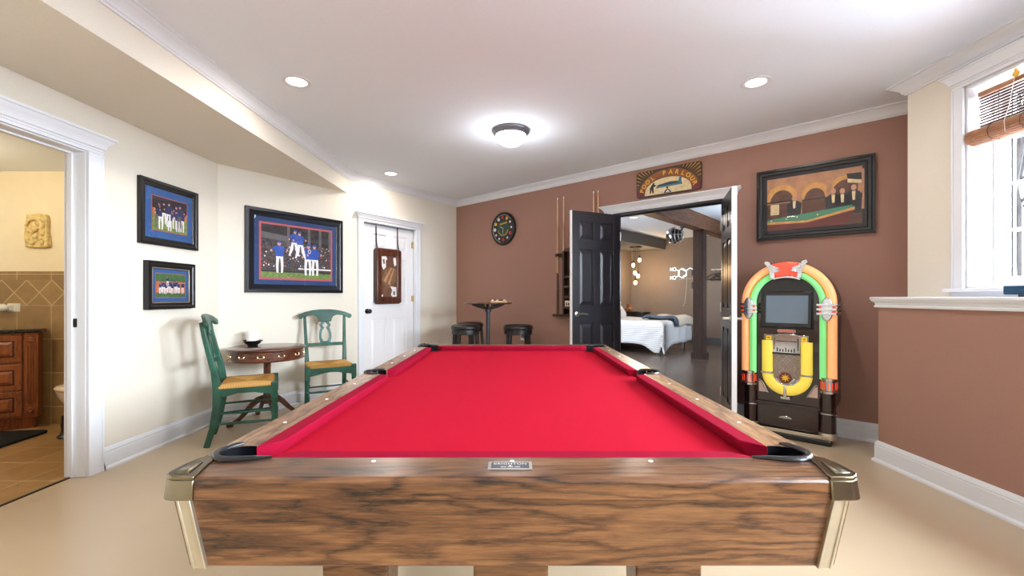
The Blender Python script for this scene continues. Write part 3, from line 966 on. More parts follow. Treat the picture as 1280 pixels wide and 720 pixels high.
    # pockets
    for sx in (-1, 1):
        for sy in (-1, 1):
            m = MB()
            ang0 = math.degrees(math.atan2(sy, sx))
            pts = []
            cx, cy = sx * pc[0], sy * pc[1]
            # horseshoe lip whose tails run on along the cushion backs
            uv = [(-0.090, 0.031), (-0.060, 0.038), (-0.030, 0.047)] + [(rr * math.cos(R(q)), rr * math.sin(R(q))) for q in range(100, -11, -11)] + [(0.047, -0.030), (0.038, -0.048), (0.030, -0.062)]
            m.tube([(cx + sx * u, cy + sy * v, TH + 0.002) for u, v in uv], [0.003, 0.006, 0.008] + [0.009] * (len(uv) - 6) + [0.008, 0.007, 0.004], 10)
            lip = m.build('pocket', 'rubber', t, label='black rubber corner pocket')
            l = MB()
            wall = [(0.0440, 0.002), (0.0435, -0.035), (0.040, -0.12), (0.0, -0.13)]
            seg = 24
            vv, ff = [], []
            for r, h in wall:
                for k in range(seg + 1):
                    a = R(-108 + 246 * k / seg)
                    vv.append((cx + sx * r * math.cos(a), cy + sy * r * math.sin(a), TH + h))
            for i in range(len(wall) - 1):
                for k in range(seg):
                    a = i * (seg + 1) + k
                    ff.append((a, a + 1, a + seg + 2, a + seg + 1))
            l.add(vv, ff)
            l.build('pocket_liner', 'pocket_in', lip)
            fcg = MB(); fcg.box(sx * (ce - 0.006), sx * (pc[0] - 0.030), sy * (by - 0.005), sy * (by + 0.001), bed, TH + 0.002)
            fcg.build('pocket_facing', 'rubber', lip, smooth=False)
            # metal corner casting: a cap over the corner narrowing to the pocket
            k = MB()
            X, Y = HW + 0.003, HL + 0.003
            top = [(X - 0.068, Y)] + arc(X - 0.03, Y - 0.03, 0.03, 90, 0, 6) + [(X, Y - 0.068)]
            inner = [(X - 0.006, Y - 0.105), (X - 0.020, Y - 0.118), (X - 0.035, Y - 0.120), (X - 0.044, Y - 0.112), (X - 0.047, Y - 0.104), (X - 0.046, Y - 0.092), (X - 0.051, Y - 0.070), (X - 0.060, Y - 0.040), (X - 0.067, Y - 0.015)]
            poly = top + inner
            k.prism([(x * sx, y * sy) for x, y in poly], TH - 0.004, TH + 0.005)
            sk = [(X - 0.068, Y)] + arc(X - 0.03, Y - 0.03, 0.03, 90, 0, 6) + [(X, Y - 0.068)]
            sk2 = [(X, Y - 0.068), (X - 0.008, Y - 0.068)] + arc(X - 0.034, Y - 0.034, 0.026, 0, 90, 6) + [(X - 0.068, Y - 0.008), (X - 0.068, Y)]
            outl = sk + sk2[1:-1]
            fl = [(x + (0.004 if x > X - 0.05 else 0), y + (0.004 if y > Y - 0.05 else 0)) for x, y in outl]
            k.prism([(x * sx, y * sy) for x, y in fl], 0.738, TH - 0.003, top=[(x * sx, y * sy) for x, y in outl])
            # raised facet on the cap
            fac = [(X - 0.052, Y - 0.012), (X - 0.016, Y - 0.014), (X - 0.014, Y - 0.052), (X - 0.034, Y - 0.085)]
            fin = [(X - 0.046, Y - 0.020), (X - 0.022, Y - 0.022), (X - 0.021, Y - 0.050), (X - 0.034, Y - 0.072)]
            k.prism([(x * sx, y * sy) for x, y in fac], TH + 0.005, TH + 0.009, top=[(x * sx, y * sy) for x, y in fin])
            cst = k.build('corner_casting', 'bronze', t, label='antique metal corner casting', bevel=0.003, seg=2)
            # aluminium trim down the cabinet corner
            g = MB()
            z0, z1 = 0.584, 0.740
            def tri(ix, iy):
                x, y = HW - ix, HL - iy
                return [(x - 0.040, y - 0.002), (x - 0.040, y + 0.006), (x - 0.010, y + 0.006), (x + 0.006, y - 0.010), (x + 0.006, y - 0.040), (x - 0.002, y - 0.040)]
            g.prism([(x * sx, y * sy) for x, y in tri(0.034, 0.030)], z0, z1, top=[(x * sx, y * sy) for x, y in tri(0.012, 0.012)])
            for w0 in (0.040, 0.016):
                def rib(ix, iy):
                    x, y = HW - ix, HL - iy
                    return [(x - w0, y + 0.004), (x - w0, y + 0.0085), (x - w0 + 0.005, y + 0.0085), (x - w0 + 0.005, y + 0.004)]
                g.prism([(x * sx, y * sy) for x, y in rib(0.034, 0.030)], z0, z1, top=[(x * sx, y * sy) for x, y in rib(0.012, 0.012)])
            g.build('corner_trim', 'alum', t, label='pale metal corner trim', bevel=0.001)
        # side pocket
        m = MB()
        cx = sx * (bx + 0.032)
        ring = [(cx + sx * 0.057 * math.cos(R(q)), 0.057 * math.sin(R(q)), TH + 0.002) for q in range(-110, 111, 10)]
        m.tube(ring, 0.006, 8)
        lip = m.build('pocket', 'rubber', t, label='black rubber side pocket')
        l = MB()
        vv, ff = [], []
        for r, h in ((0.0535, 0.001), (0.053, -0.04), (0.045, -0.12), (0, -0.13)):
            for k in range(25):
                q = R(-128 + 256 * k / 24)
                vv.append((cx + sx * r * math.cos(q), r * math.sin(q), TH + h))
        for i in range(3):
            for k in range(24):
                a = i * 25 + k
                ff.append((a, a + 1, a + 26, a + 25))
        l.add(vv, ff); l.build('pocket_liner', 'pocket_in', lip)
        m = MB(); m.box(sx * (bx + 0.091), sx * (HW + 0.004), -0.012, 0.012, 0.741, TH + 0.004)
        m.build('rail_strap', 'bronze', t, label='narrow metal strap at side pocket', bevel=0.003)
    # rail sights
    for sy in (-1, 1):
        for x in (-0.31, 0, 0.31):
            s = MB(); s.lathe([(0, 0), (0.0055, 0), (0.0045, 0.0012), (0, 0.0014)], (x, sy * (by + 0.022), TH), 14)
            s.build('sight', 'pearl', t, label='pearl rail sight')
    for sx in (-1, 1):
        for y in (-0.86, -0.57, -0.29, 0.29, 0.57, 0.86):
            s = MB(); s.lathe([(0, 0), (0.0055, 0), (0.0045, 0.0012), (0, 0.0014)], (sx * (bx + 0.038), y, TH), 14)
            s.build('sight', 'pearl', t, label='pearl rail sight')
    # nameplate on the near rail
    y0 = -HL + 0.062
    n = MB()
    n.box(-0.0475, 0.0475, y0 - 0.022, y0 + 0.022, TH, TH + 0.0025)
    n.box(-0.041, 0.041, y0 - 0.015, y0 + 0.017, TH + 0.0025, TH + 0.003, 1)
    pl = n.build('nameplate', ['steel', 'plate_dark'], t, label='small metal nameplate', smooth=False)
    pl.location.x = -0.004
    tx = MB()
    v, f = text_mesh('BRIGHTON', 0.0135, 0, 1.08)
    tx.add([(x, y0 + 0.003 + y, TH + 0.0034) for x, y, z in v], f)
    v, f = ell(0, 0, 0.003, 0.003, 10), None
    tx.add([(x, y0 - 0.003 + z, TH + 0.0034) for x, z in v], [tuple(range(10))])
    for k in range(14):
        if k % 5 != 4:
            x = -0.020 + k * 0.003
            tx.add([(x, y0 - 0.012, TH + 0.0034), (x + 0.0022, y0 - 0.012, TH + 0.0034), (x + 0.0022, y0 - 0.0085, TH + 0.0034), (x, y0 - 0.0085, TH + 0.0034)], [(0, 1, 2, 3)])
    tx.build('lettering', 'pearl', pl, smooth=False)
    # underneath
    for sx in (-1, 1):
        for sy in (-1, 1):
            l = MB()
            x0, x1 = sx * 0.335, sx * 0.495
            l.prism([(x0, sy * 0.98), (x1, sy * 0.98), (x1, sy * 0.88), (x0, sy * 0.88)], 0.03, 0.584, top=[(x0 - sx * 0.01, sy * 0.99), (x1 + sx * 0.01, sy * 0.99), (x1 + sx * 0.01, sy * 0.87), (x0 - sx * 0.01, sy * 0.87)])
            lo = l.build('leg', 'walnut', t, bevel=0.006)
            f = MB(); f.lathe([(0.03, 0), (0.034, 0.006), (0.026, 0.03), (0, 0.03)], (sx * 0.415, sy * 0.93, 0), 16)
            f.build('levelling_foot', 'iron', lo)
    r = MB(); r.box(-0.092, 0.086, -1.11, -0.90, 0.43, 0.584)
    r.build('ball_return_box', 'walnut', t, bevel=0.006)
build_pool_table()

# ------------------------------------------------------------------ green chairs and the drum table
def make_chair(label, loc, rz):
    """front = -y; seat 0.46 high, back rails curved, turned front legs"""
    t = thing('rush_seat_chair', label, 'chair', loc, rz, 'green chairs at the drum table')
    for sx in (-1, 1):
        m = MB()
        pts = [(sx * 0.185, 0.255, 0), (sx * 0.185, 0.215, 0.14), (sx * 0.185, 0.190, 0.30), (sx * 0.185, 0.188, 0.45), (sx * 0.188, 0.205, 0.58), (sx * 0.192, 0.240, 0.72), (sx * 0.196, 0.268, 0.85), (sx * 0.198, 0.285, 0.955)]
        m.bar(pts, [0.036, 0.038, 0.040, 0.042, 0.036, 0.030, 0.028, 0.026], [0.040, 0.046, 0.052, 0.056, 0.046, 0.036, 0.032, 0.030], (0, 1, 0))
        m.build('rear_post', 'green', t, bevel=0.006)
        l = MB()
        l.box(sx * 0.215 - 0.022, sx * 0.215 + 0.022, -0.222, -0.178, 0.345, 0.470)
        l.lathe([(0.012, 0), (0.016, 0.02), (0.021, 0.05), (0.022, 0.17), (0.016, 0.20), (0.024, 0.215), (0.017, 0.235), (0.015, 0.25), (0.024, 0.28), (0.017, 0.31), (0.023, 0.325), (0.022, 0.345)], (sx * 0.215, -0.200, 0), 18)
        l.build('front_leg', 'green', t, bevel=0.003)
        a = MB()
        top = [(-0.18, 0.450), (0.17, 0.450)]
        bot = [(0.17, 0.375), (0.10, 0.385), (0.05, 0.400), (0.0, 0.398), (-0.06, 0.398), (-0.12, 0.385), (-0.18, 0.375)]
        prof = top + bot
        v = [(sx * (0.213 - 0.024 * (y + 0.2) / 0.4) + o, y, z) for o in (-0.010, 0.010) for y, z in prof]
        n = len(prof)
        fc = [tuple(range(n)), tuple(range(2 * n - 1, n - 1, -1))] + [(i, n + i, n + (i + 1) % n, (i + 1) % n) for i in range(n)]
        a.add(v, fc); o = a.build('side_apron', 'green', t, smooth=False)
        bmh = bmesh.new(); bmh.from_mesh(o.data); bmesh.ops.recalc_face_normals(bmh, faces=bmh.faces); bmh.to_mesh(o.data); bmh.free()
        for z, r in ((0.165, 0.010), (0.245, 0.009)):
            s = MB(); s.tube([(sx * 0.213, -0.195, z), (sx * 0.200, 0.0, z + 0.002), (sx * 0.187, 0.205, z + 0.004)], [r * .8, r * 1.2, r * .8], 10)
            s.build('stretcher', 'green', t)
    f = MB()
    f.slab([(-0.20, 0.450), (0.20, 0.450), (0.20, 0.372), (0.12, 0.385), (0.06, 0.400), (0, 0.404), (-0.06, 0.400), (-0.12, 0.385), (-0.20, 0.372)], -0.212, -0.192)
    f.build('front_apron', 'green', t, smooth=False)
    rr = MB(); rr.box(-0.17, 0.17, 0.180, 0.198, 0.385, 0.450); rr.build('rear_apron', 'green', t, bevel=0.003)
    s = MB()
    zs = 0.215
    s.tube([(-0.212, -0.2, zs), (-0.10, -0.2, zs), (-0.05, -0.2, zs), (0, -0.2, zs), (0.05, -0.2, zs), (0.10, -0.2, zs), (0.212, -0.2, zs)], [0.008, 0.011, 0.008, 0.014, 0.008, 0.011, 0.008], 12)
    s.build('stretcher', 'green', t)
    s = MB(); s.tube([(-0.185, 0.215, 0.19), (0.185, 0.215, 0.19)], 0.009, 10); s.build('stretcher', 'green', t)
    # rush seat: four woven triangles over a rounded edge
    st = MB()
    P = [(-0.205, 0.172), (0.205, 0.172), (0.222, -0.196), (-0.222, -0.196)]
    ctr = (0, -0.012)
    def lerp(a, b, k): return (a[0] + (b[0] - a[0]) * k, a[1] + (b[1] - a[1]) * k)
    for i in range(4):
        a, b = P[i], P[(i + 1) % 4]
        n = 8
        rows = [(0.0, 0.440), (-0.04, 0.448), (0.0, 0.462), (0.10, 0.474), (0.35, 0.472), (0.7, 0.464), (1.0, 0.460)]
        vv, ff = [], []
        for k, z in rows:
            for j in range(n + 1):
                p = lerp(lerp(a, b, j / n), ctr, max(k, 0))
                if k < 0:
                    p = lerp(p, ctr, -0.012 * 2)
                vv.append((p[0], p[1], z))
        for r_ in range(len(rows) - 1):
            for j in range(n):
                q = r_ * (n + 1) + j
                ff.append((q, q + n + 1, q + n + 2, q + 1))
        st.add(vv, ff, 0 if i % 2 == 0 else 1)
    o = st.build('rush_seat', ['rush_x', 'rush_y'], t, label='golden woven rush seat', angle=50)
    # crest rail: a broad arched board with rounded drooping ends
    c = MB()
    outline = arc(-0.243, 0.940, 0.026, 90, 290, 8) + [(-0.215, 0.930), (-0.175, 0.948), (-0.12, 0.952), (-0.085, 0.940), (-0.066, 0.905), (-0.060, 0.880), (0.060, 0.880), (0.066, 0.905), (0.085, 0.940), (0.12, 0.952), (0.175, 0.948), (0.215, 0.930)] + arc(0.243, 0.940, 0.026, -110, 90, 8) + [(0.20, 0.985), (0.12, 1.004), (0.05, 1.012), (-0.05, 1.012), (-0.12, 1.004), (-0.20, 0.985)]
    c.slab(outline, -0.014, 0.014)
    c.v = [(x, y + 0.282 + (z - 0.95) * 0.2 + x * x * -0.5, z) for x, y, z in c.v]
    c.build('crest_rail', 'green', t, bevel=0.006, angle=45)
    lr = MB(); lr.bar([(-0.19, 0.222, 0.640), (0, 0.236, 0.640), (0.19, 0.222, 0.640)], 0.034, 0.018, (0, 1, 0)); lr.build('lower_back_rail', 'green', t, bevel=0.004)
    # pierced splat: collar, diamond and an oval between two bows
    sp = MB()
    def yz(z): return 0.236 + (z - 0.64) * 0.145
    for sx in (-1, 1):
        def pt(x, z): return (sx * x, yz(z), z)
        sp.bar([pt(0.024, 0.652), pt(0.040, 0.672), pt(0.050, 0.71), pt(0.050, 0.745), pt(0.042, 0.785), pt(0.026, 0.815), pt(0.040, 0.835), pt(0.046, 0.848)], [0.040, 0.030, 0.024, 0.024, 0.024, 0.034, 0.024, 0.024], 0.018, (0, 1, 0))
        sp.bar([pt(0.050, 0.842), pt(0.028, 0.862), pt(0.020, 0.890)], [0.024, 0.026, 0.050], 0.018, (0, 1, 0))
        sp.bar([pt(0.000, 0.890), pt(0.034, 0.890)], 0.016, 0.018, (0, 1, 0))
        sp.bar([pt(0.000, 0.660), pt(0.034, 0.660)], 0.024, 0.018, (0, 1, 0))
    sp.build('splat', 'green', t, smooth=False)
    return t
make_chair('green rush seat chair seen side on left of the drum table', (-2.182, 3.628, 0), R(117))
make_chair('green rush seat chair facing into the room right of the drum table', (-1.89, 4.53, 0), R(30))

dt = thing('drum_table', 'round dark mahogany drum table between two green chairs', 'table', (-2.27, 4.08, 0), R(20))
m = MB(); m.lathe([(0, 0.668), (0.318, 0.668), (0.325, 0.672), (0.326, 0.680), (0.320, 0.686), (0.0, 0.686)], seg=64); m.build('table_top', 'mahog', dt, angle=60)
m = MB(); m.lathe([(0.0, 0.575), (0.312, 0.575), (0.316, 0.582), (0.306, 0.588), (0.306, 0.660), (0.313, 0.668), (0, 0.668)], seg=64); m.build('drum_apron', 'mahog', dt, angle=30)
for k in range(12):
    a0 = R(k * 30)
    p = MB()
    for q in (-1, 1):
        a = a0 + q * 0.075
        c_, s_ = math.cos(a), math.sin(a)
        ca, sa = math.cos(a0), math.sin(a0)
        bx_, by_ = 0.309 * c_, 0.309 * s_
        p.ball((bx_, by_, 0.623), 0.011, sc=(0.7, 0.7, 1.3), seg=8, rings=6)
    p.tube([(0.311 * math.cos(a0 + 0.07), 0.311 * math.sin(a0 + 0.07), 0.620), (0.320 * math.cos(a0), 0.320 * math.sin(a0), 0.614), (0.311 * math.cos(a0 - 0.07), 0.311 * math.sin(a0 - 0.07), 0.620)], 0.004, 6)
    p.build('drawer_pull', 'brass', dt, label='pale brass drawer pull')
m = MB(); m.lathe([(0.020, 0.16), (0.045, 0.165), (0.050, 0.20), (0.034, 0.23), (0.030, 0.26), (0.040, 0.31), (0.034, 0.36), (0.030, 0.40), (0.030, 0.53), (0.036, 0.545), (0.055, 0.555), (0.06, 0.575)], seg=24); m.build('column', 'mahog_z', dt)
for k in range(4):
    a = R(25 + k * 90)
    c_, s_ = math.cos(a), math.sin(a)
    pts = [(0.03, 0.215), (0.08, 0.205), (0.13, 0.165), (0.18, 0.105), (0.23, 0.055), (0.28, 0.028), (0.305, 0.022)]
    m = MB(); m.bar([(r * c_, r * s_, z) for r, z in pts], [0.060, 0.054, 0.046, 0.040, 0.034, 0.030, 0.028], [0.032, 0.030, 0.028, 0.026, 0.024, 0.024, 0.024], (-s_, c_, 0))
    lg = m.build('leg', 'mahog_z', dt, bevel=0.005)
    m = MB(); m.bar([(0.275 * c_, 0.275 * s_, 0.020), (0.325 * c_, 0.325 * s_, 0.014)], [0.036, 0.026], 0.032, (-s_, c_, 0)); m.build('foot_cap', 'mahog', lg, bevel=0.004)
bw = thing('candle_bowl', 'small black footed bowl with tab handles on the drum table', 'bowl', (-2.44, 4.14, 0.686), R(-20))
m = MB(); m.lathe([(0.040, 0), (0.046, 0.004), (0.040, 0.012), (0.062, 0.022), (0.078, 0.048), (0.080, 0.052), (0.074, 0.050), (0.058, 0.026), (0.0, 0.018)], seg=32); m.build('bowl_body', 'iron', bw)
for sx in (-1, 1):
    m = MB(); m.box(sx * 0.070, sx * 0.108, -0.020, 0.020, 0.048, 0.055); m.build('handle', 'iron', bw, bevel=0.003)
cd = MB(); cd.lathe([(0, 0.0), (0.050, 0.0), (0.050, 0.118), (0.046, 0.124), (0.030, 0.118), (0, 0.116)], seg=32)
cn = thing('candle', 'white pillar candle standing in the black bowl', 'candle', (-2.44, 4.14, 0.7045))
cd.build('wax_pillar', 'wax', cn)
m = MB(); m.tube([(0, 0, 0.114), (0.001, 0, 0.126)], 0.0015, 6); m.build('wick', 'iron', cn)

# ------------------------------------------------------------------ framed pictures on the cream walls
def frame(name, label, loc, rz, w, h, fw, depth, fmat, layers, print_fn, inset_print, cat='picture', group=None, glass=True):
    """front = -y; origin at the middle of the back; layers = [(material, margin)] of mat boards around the print"""
    t = thing(name, label, cat, loc, rz, group)
    f = MB()
    W, Hh = w / 2, h / 2
    pr = [(0, 0), (0, depth), (fw * 0.35, depth), (fw * 0.5, depth * 0.82), (fw * 0.85, depth * 0.7), (fw, depth * 0.5), (fw, 0)]
    k = len(pr)
    v, fc = [], []
    for sx, sz in ((-1, -1), (1, -1), (1, 1), (-1, 1)):
        for d, y in pr:
            v.append((sx * (W - d), -y, sz * (Hh - d)))
    for c in range(4):
        c2 = (c + 1) % 4
        for j in range(k - 1):
            fc.append((c * k + j, c2 * k + j, c2 * k + j + 1, c * k + j + 1))
    f.add(v, fc)
    o = f.build('frame', fmat, t, angle=20)
    bmh = bmesh.new(); bmh.from_mesh(o.data); bmesh.ops.recalc_face_normals(bmh, faces=bmh.faces); bmh.to_mesh(o.data); bmh.free()
    m = MB()
    mats = []
    mg = fw - 0.004
    y = depth * 0.42
    for i, (mt, margin) in enumerate(layers):
        m.box(-W + mg, W - mg, -y - 0.0012, -y + 0.003 if i == 0 else -y, -Hh + mg, Hh - mg, i)
        mats.append(mt); mg += margin; y += 0.0012
    m.build('mat_board', mats, t, smooth=False)
    p = MB()
    pm = print_fn(p, w / 2 - mg, h / 2 - mg, y + 0.0012)
    p.build('print', pm, t, smooth=False)
    if glass:
        g = MB(); g.box(-W + fw - 0.003, W - fw + 0.003, -depth * 0.5 - 0.0135, -depth * 0.5 - 0.0120, -Hh + fw - 0.003, Hh - fw + 0.003)
        g.build('glass', 'glass', t, smooth=False)
    return t

def player(p, x, z, h, y, top, leg, skin, cap, lean=0.0, arms=0.0, jump=False, brim=False):
    """small printed figure of a ball player"""
    s = h
    hx = x + lean * s
    tw = 0.13 * s
    # legs
    for q in (-1, 1):
        p.flat([(x + q * 0.015 * s, z + 0.46 * s), (x + q * 0.105 * s, z + 0.48 * s), (x + q * (0.12 + (0.05 if jump else 0)) * s, z + 0.24 * s), (x + q * (0.10 + (0.12 if jump else 0)) * s, z), (x + q * (0.04 + (0.12 if jump else 0)) * s, z), (x + q * 0.04 * s, z + 0.24 * s)], -y, leg)
    p.flat([(x - 0.11 * s, z + 0.45 * s), (x + 0.11 * s, z + 0.45 * s), (x + 0.12 * s + lean * s * .5, z + 0.54 * s), (x - 0.12 * s + lean * s * .5, z + 0.54 * s)], -y - .0003, leg)
    p.flat([(x - 0.12 * s + lean * s * .4, z + 0.51 * s), (x + 0.12 * s + lean * s * .4, z + 0.51 * s), (hx + 0.165 * s, z + 0.80 * s), (hx + 0.07 * s, z + 0.86 * s), (hx - 0.07 * s, z + 0.86 * s), (hx - 0.165 * s, z + 0.80 * s)], -y - .0006, top)
    for q in (-1, 1):
        a = arms * (0.25 if q > 0 else 0.18)
        p.flat([(hx + q * 0.15 * s, z + 0.82 * s), (hx + q * 0.20 * s, z + 0.76 * s), (hx + q * (0.23 + a * .4) * s, z + (0.60 + a) * s), (hx + q * (0.17 + a * .4) * s, z + (0.60 + a) * s), (hx + q * 0.12 * s, z + 0.70 * s)], -y - .0004, top)
        p.flat(ell(hx + q * (0.20 + a * .4) * s, z + (0.57 + a) * s, 0.035 * s, 0.04 * s, 8), -y - .0007, skin)
    p.flat(ell(hx, z + 0.92 * s, 0.058 * s, 0.075 * s, 10), -y - .0008, skin)
    p.flat([(hx - 0.065 * s, z + 0.93 * s), (hx + 0.085 * s, z + 0.93 * s), (hx + 0.06 * s, z + 0.985 * s), (hx, z + 1.01 * s), (hx - 0.055 * s, z + 0.98 * s)], -y - .0010, cap)

def big_print(p, W, Hh, y):
    # 0 dark 1 crowd 2 grey 3 grass 4 blue 5 white 6 skin 7 red
    p.box(-W, W, -y, -y + 0.001, -Hh, Hh, 0)
    p.flat([(-W, Hh * .55), (W, Hh * .25), (W, -Hh * .72), (-W, -Hh * .72)], -y - .0003, 1)
    p.flat([(-W, Hh * .72), (-W * .3, Hh * .62), (-W * .3, Hh * .40), (-W, Hh * .5)], -y - .0004, 2)
    for x in (-.32, .28, .62, .93):
        p.flat([(W * x, Hh * .2), (W * x + .03, Hh * .2), (W * x + .03, Hh), (W * x, Hh)], -y - .0005, 2)
    p.flat([(W * .0, -Hh * .64), (W, -Hh * .64), (W, -Hh * .58), (W * .0, -Hh * .58)], -y - .0006, 5)
    p.flat([(-W, -Hh), (W, -Hh), (W, -Hh * .78), (-W, -Hh * .78)], -y - .0005, 3)
    rnd = random.Random(3)
    for k in range(150):
        x = rnd.uniform(-W * .98, W * .97); z = rnd.uniform(-Hh * .6, Hh * .3)
        r = rnd.uniform(.004, .008)
        p.flat(ell(x, z, r, r * 1.3, 6), -y - .0007, rnd.choice([6, 2, 5, 4, 0, 7, 0]))
    player(p, -W * .52, -Hh * .80, Hh * 1.22, y + .001, 4, 5, 6, 4, lean=-.02, arms=.6)
    player(p, -W * .12, -Hh * .12, Hh * 1.02, y + .001, 4, 5, 6, 4, lean=.03, jump=True, arms=.3)
    player(p, W * .06, -Hh * .20, Hh * 1.05, y + .0022, 4, 5, 6, 4, lean=-.04, jump=True, arms=.5)
    player(p, W * .28, -Hh * .86, Hh * 1.26, y + .0012, 4, 5, 6, 4, lean=.02, arms=.0)
    player(p, W * .50, -Hh * .86, Hh * 1.26, y + .0024, 4, 5, 6, 4, lean=-.03, arms=.4)
    p.flat(ell(W * .32, Hh * .10, .018, .024, 12), -y - .0050, 5)
    p.flat(ell(W * .32, Hh * .10, .012, .017, 12), -y - .0053, 4)
    p.flat(ell(W * .32, Hh * .10, .006, .009, 12), -y - .0056, 7)
    return ['p_dark', 'p_crowd', 'p_grey', 'p_grass', 'p_blue', 'p_white', 'p_skin', 'p_red']
c = onL((0.226 + 1.295) / 2, (2.028 + 1.191) / 2, 0.002)
frame('framed_photograph', 'large framed photograph of celebrating ball players in a navy mat', c, TL, 1.069, 0.837, 0.082, 0.030, 'frame_navy', [('mat_navy', 0.052), ('mat_red', 0.020)], big_print, 0, group='framed sports photographs')

def small_print(seed, field):
    def fn(p, W, Hh, y):
        p.box(-W, W, -y, -y + 0.001, -Hh, Hh, 0)
        if field:
            p.flat([(-W, Hh * .1), (W, Hh * .1), (W, Hh), (-W, Hh)], -y - .0003, 3)
            p.flat([(-W, -Hh * .7), (W, -Hh * .7), (W, Hh * .35), (-W, Hh * .35)], -y - .0004, 8)
            p.flat([(-W, -Hh), (W, -Hh), (W, -Hh * .62), (-W, -Hh * .62)], -y - .0005, 3)
        else:
            p.flat([(-W, -Hh), (W, -Hh), (W, -Hh * .1), (-W, -Hh * .1)], -y - .0003, 9)
            p.flat([(-W, -Hh * .1), (W, -Hh * .1), (W, Hh * .3), (-W, Hh * .3)], -y - .0004, 8)
        rnd = random.Random(seed)
        n = 12 if field else 9
        for k in range(n):
            x = -W * .74 + 1.46 * W * k / (n - 1) + rnd.uniform(-.01, .01)
            if field:
                player(p, x, -Hh * .78 + rnd.uniform(0, .02), Hh * rnd.uniform(.95, 1.15), y + .001 + .0013 * (k % 4), 7, 5, 6, 7, lean=rnd.uniform(-.1, .1), arms=rnd.uniform(0, 1.2))
            else:
                player(p, x, -Hh * rnd.uniform(.55, .95), Hh * rnd.uniform(1.25, 1.6), y + .001 + .0013 * (k % 4), rnd.choice([7, 7, 0]), rnd.choice([5, 5, 2]), 6, 7, lean=rnd.uniform(-.1, .1), arms=rnd.uniform(0, 1.2))
        if field:
            player(p, -W * .30, -Hh * .05, Hh * .82, y + .0065, 7, 5, 6, 7, arms=1.4)
        return ['p_dark', 'p_crowd', 'p_grey', 'p_field', 'p_blue', 'p_white', 'p_skin', 'p_navy', 'p_clay', 'p_grass']
    return fn
frame('framed_photograph', 'upper framed sports photograph with wide blue mat beside the bathroom doorway', onK(3.469, 1.784, 0.002), R(90), 0.585, 0.490, 0.056, 0.028, 'frame_black', [('mat_blue', 0.060), ('mat_red', 0.006)], small_print(5, False), 0, group='framed sports photographs')
frame('framed_photograph', 'lower and smaller framed sports photograph with silvery frame lip on the left wall', onK(3.469, 1.236, 0.002), R(90), 0.478, 0.366, 0.058, 0.040, 'frame_black', [('mat_blue', 0.034), ('mat_red', 0.004)], small_print(9, True), 0, group='framed sports photographs')
t = [o for o in bpy.data.objects if o.get('label', '').startswith('lower and smaller')][0]
m = MB()
for (x0, x1, z0, z1) in ((-.192, .192, -.137, -.128), (-.192, .192, .128, .137), (-.192, -.184, -.137, .137), (.184, .192, -.137, .137)):
    m.box(x0, x1, -.0285, -.024, z0, z1)
m.build('frame_lip', 'alum', t, label='silver inner lip', bevel=.002)

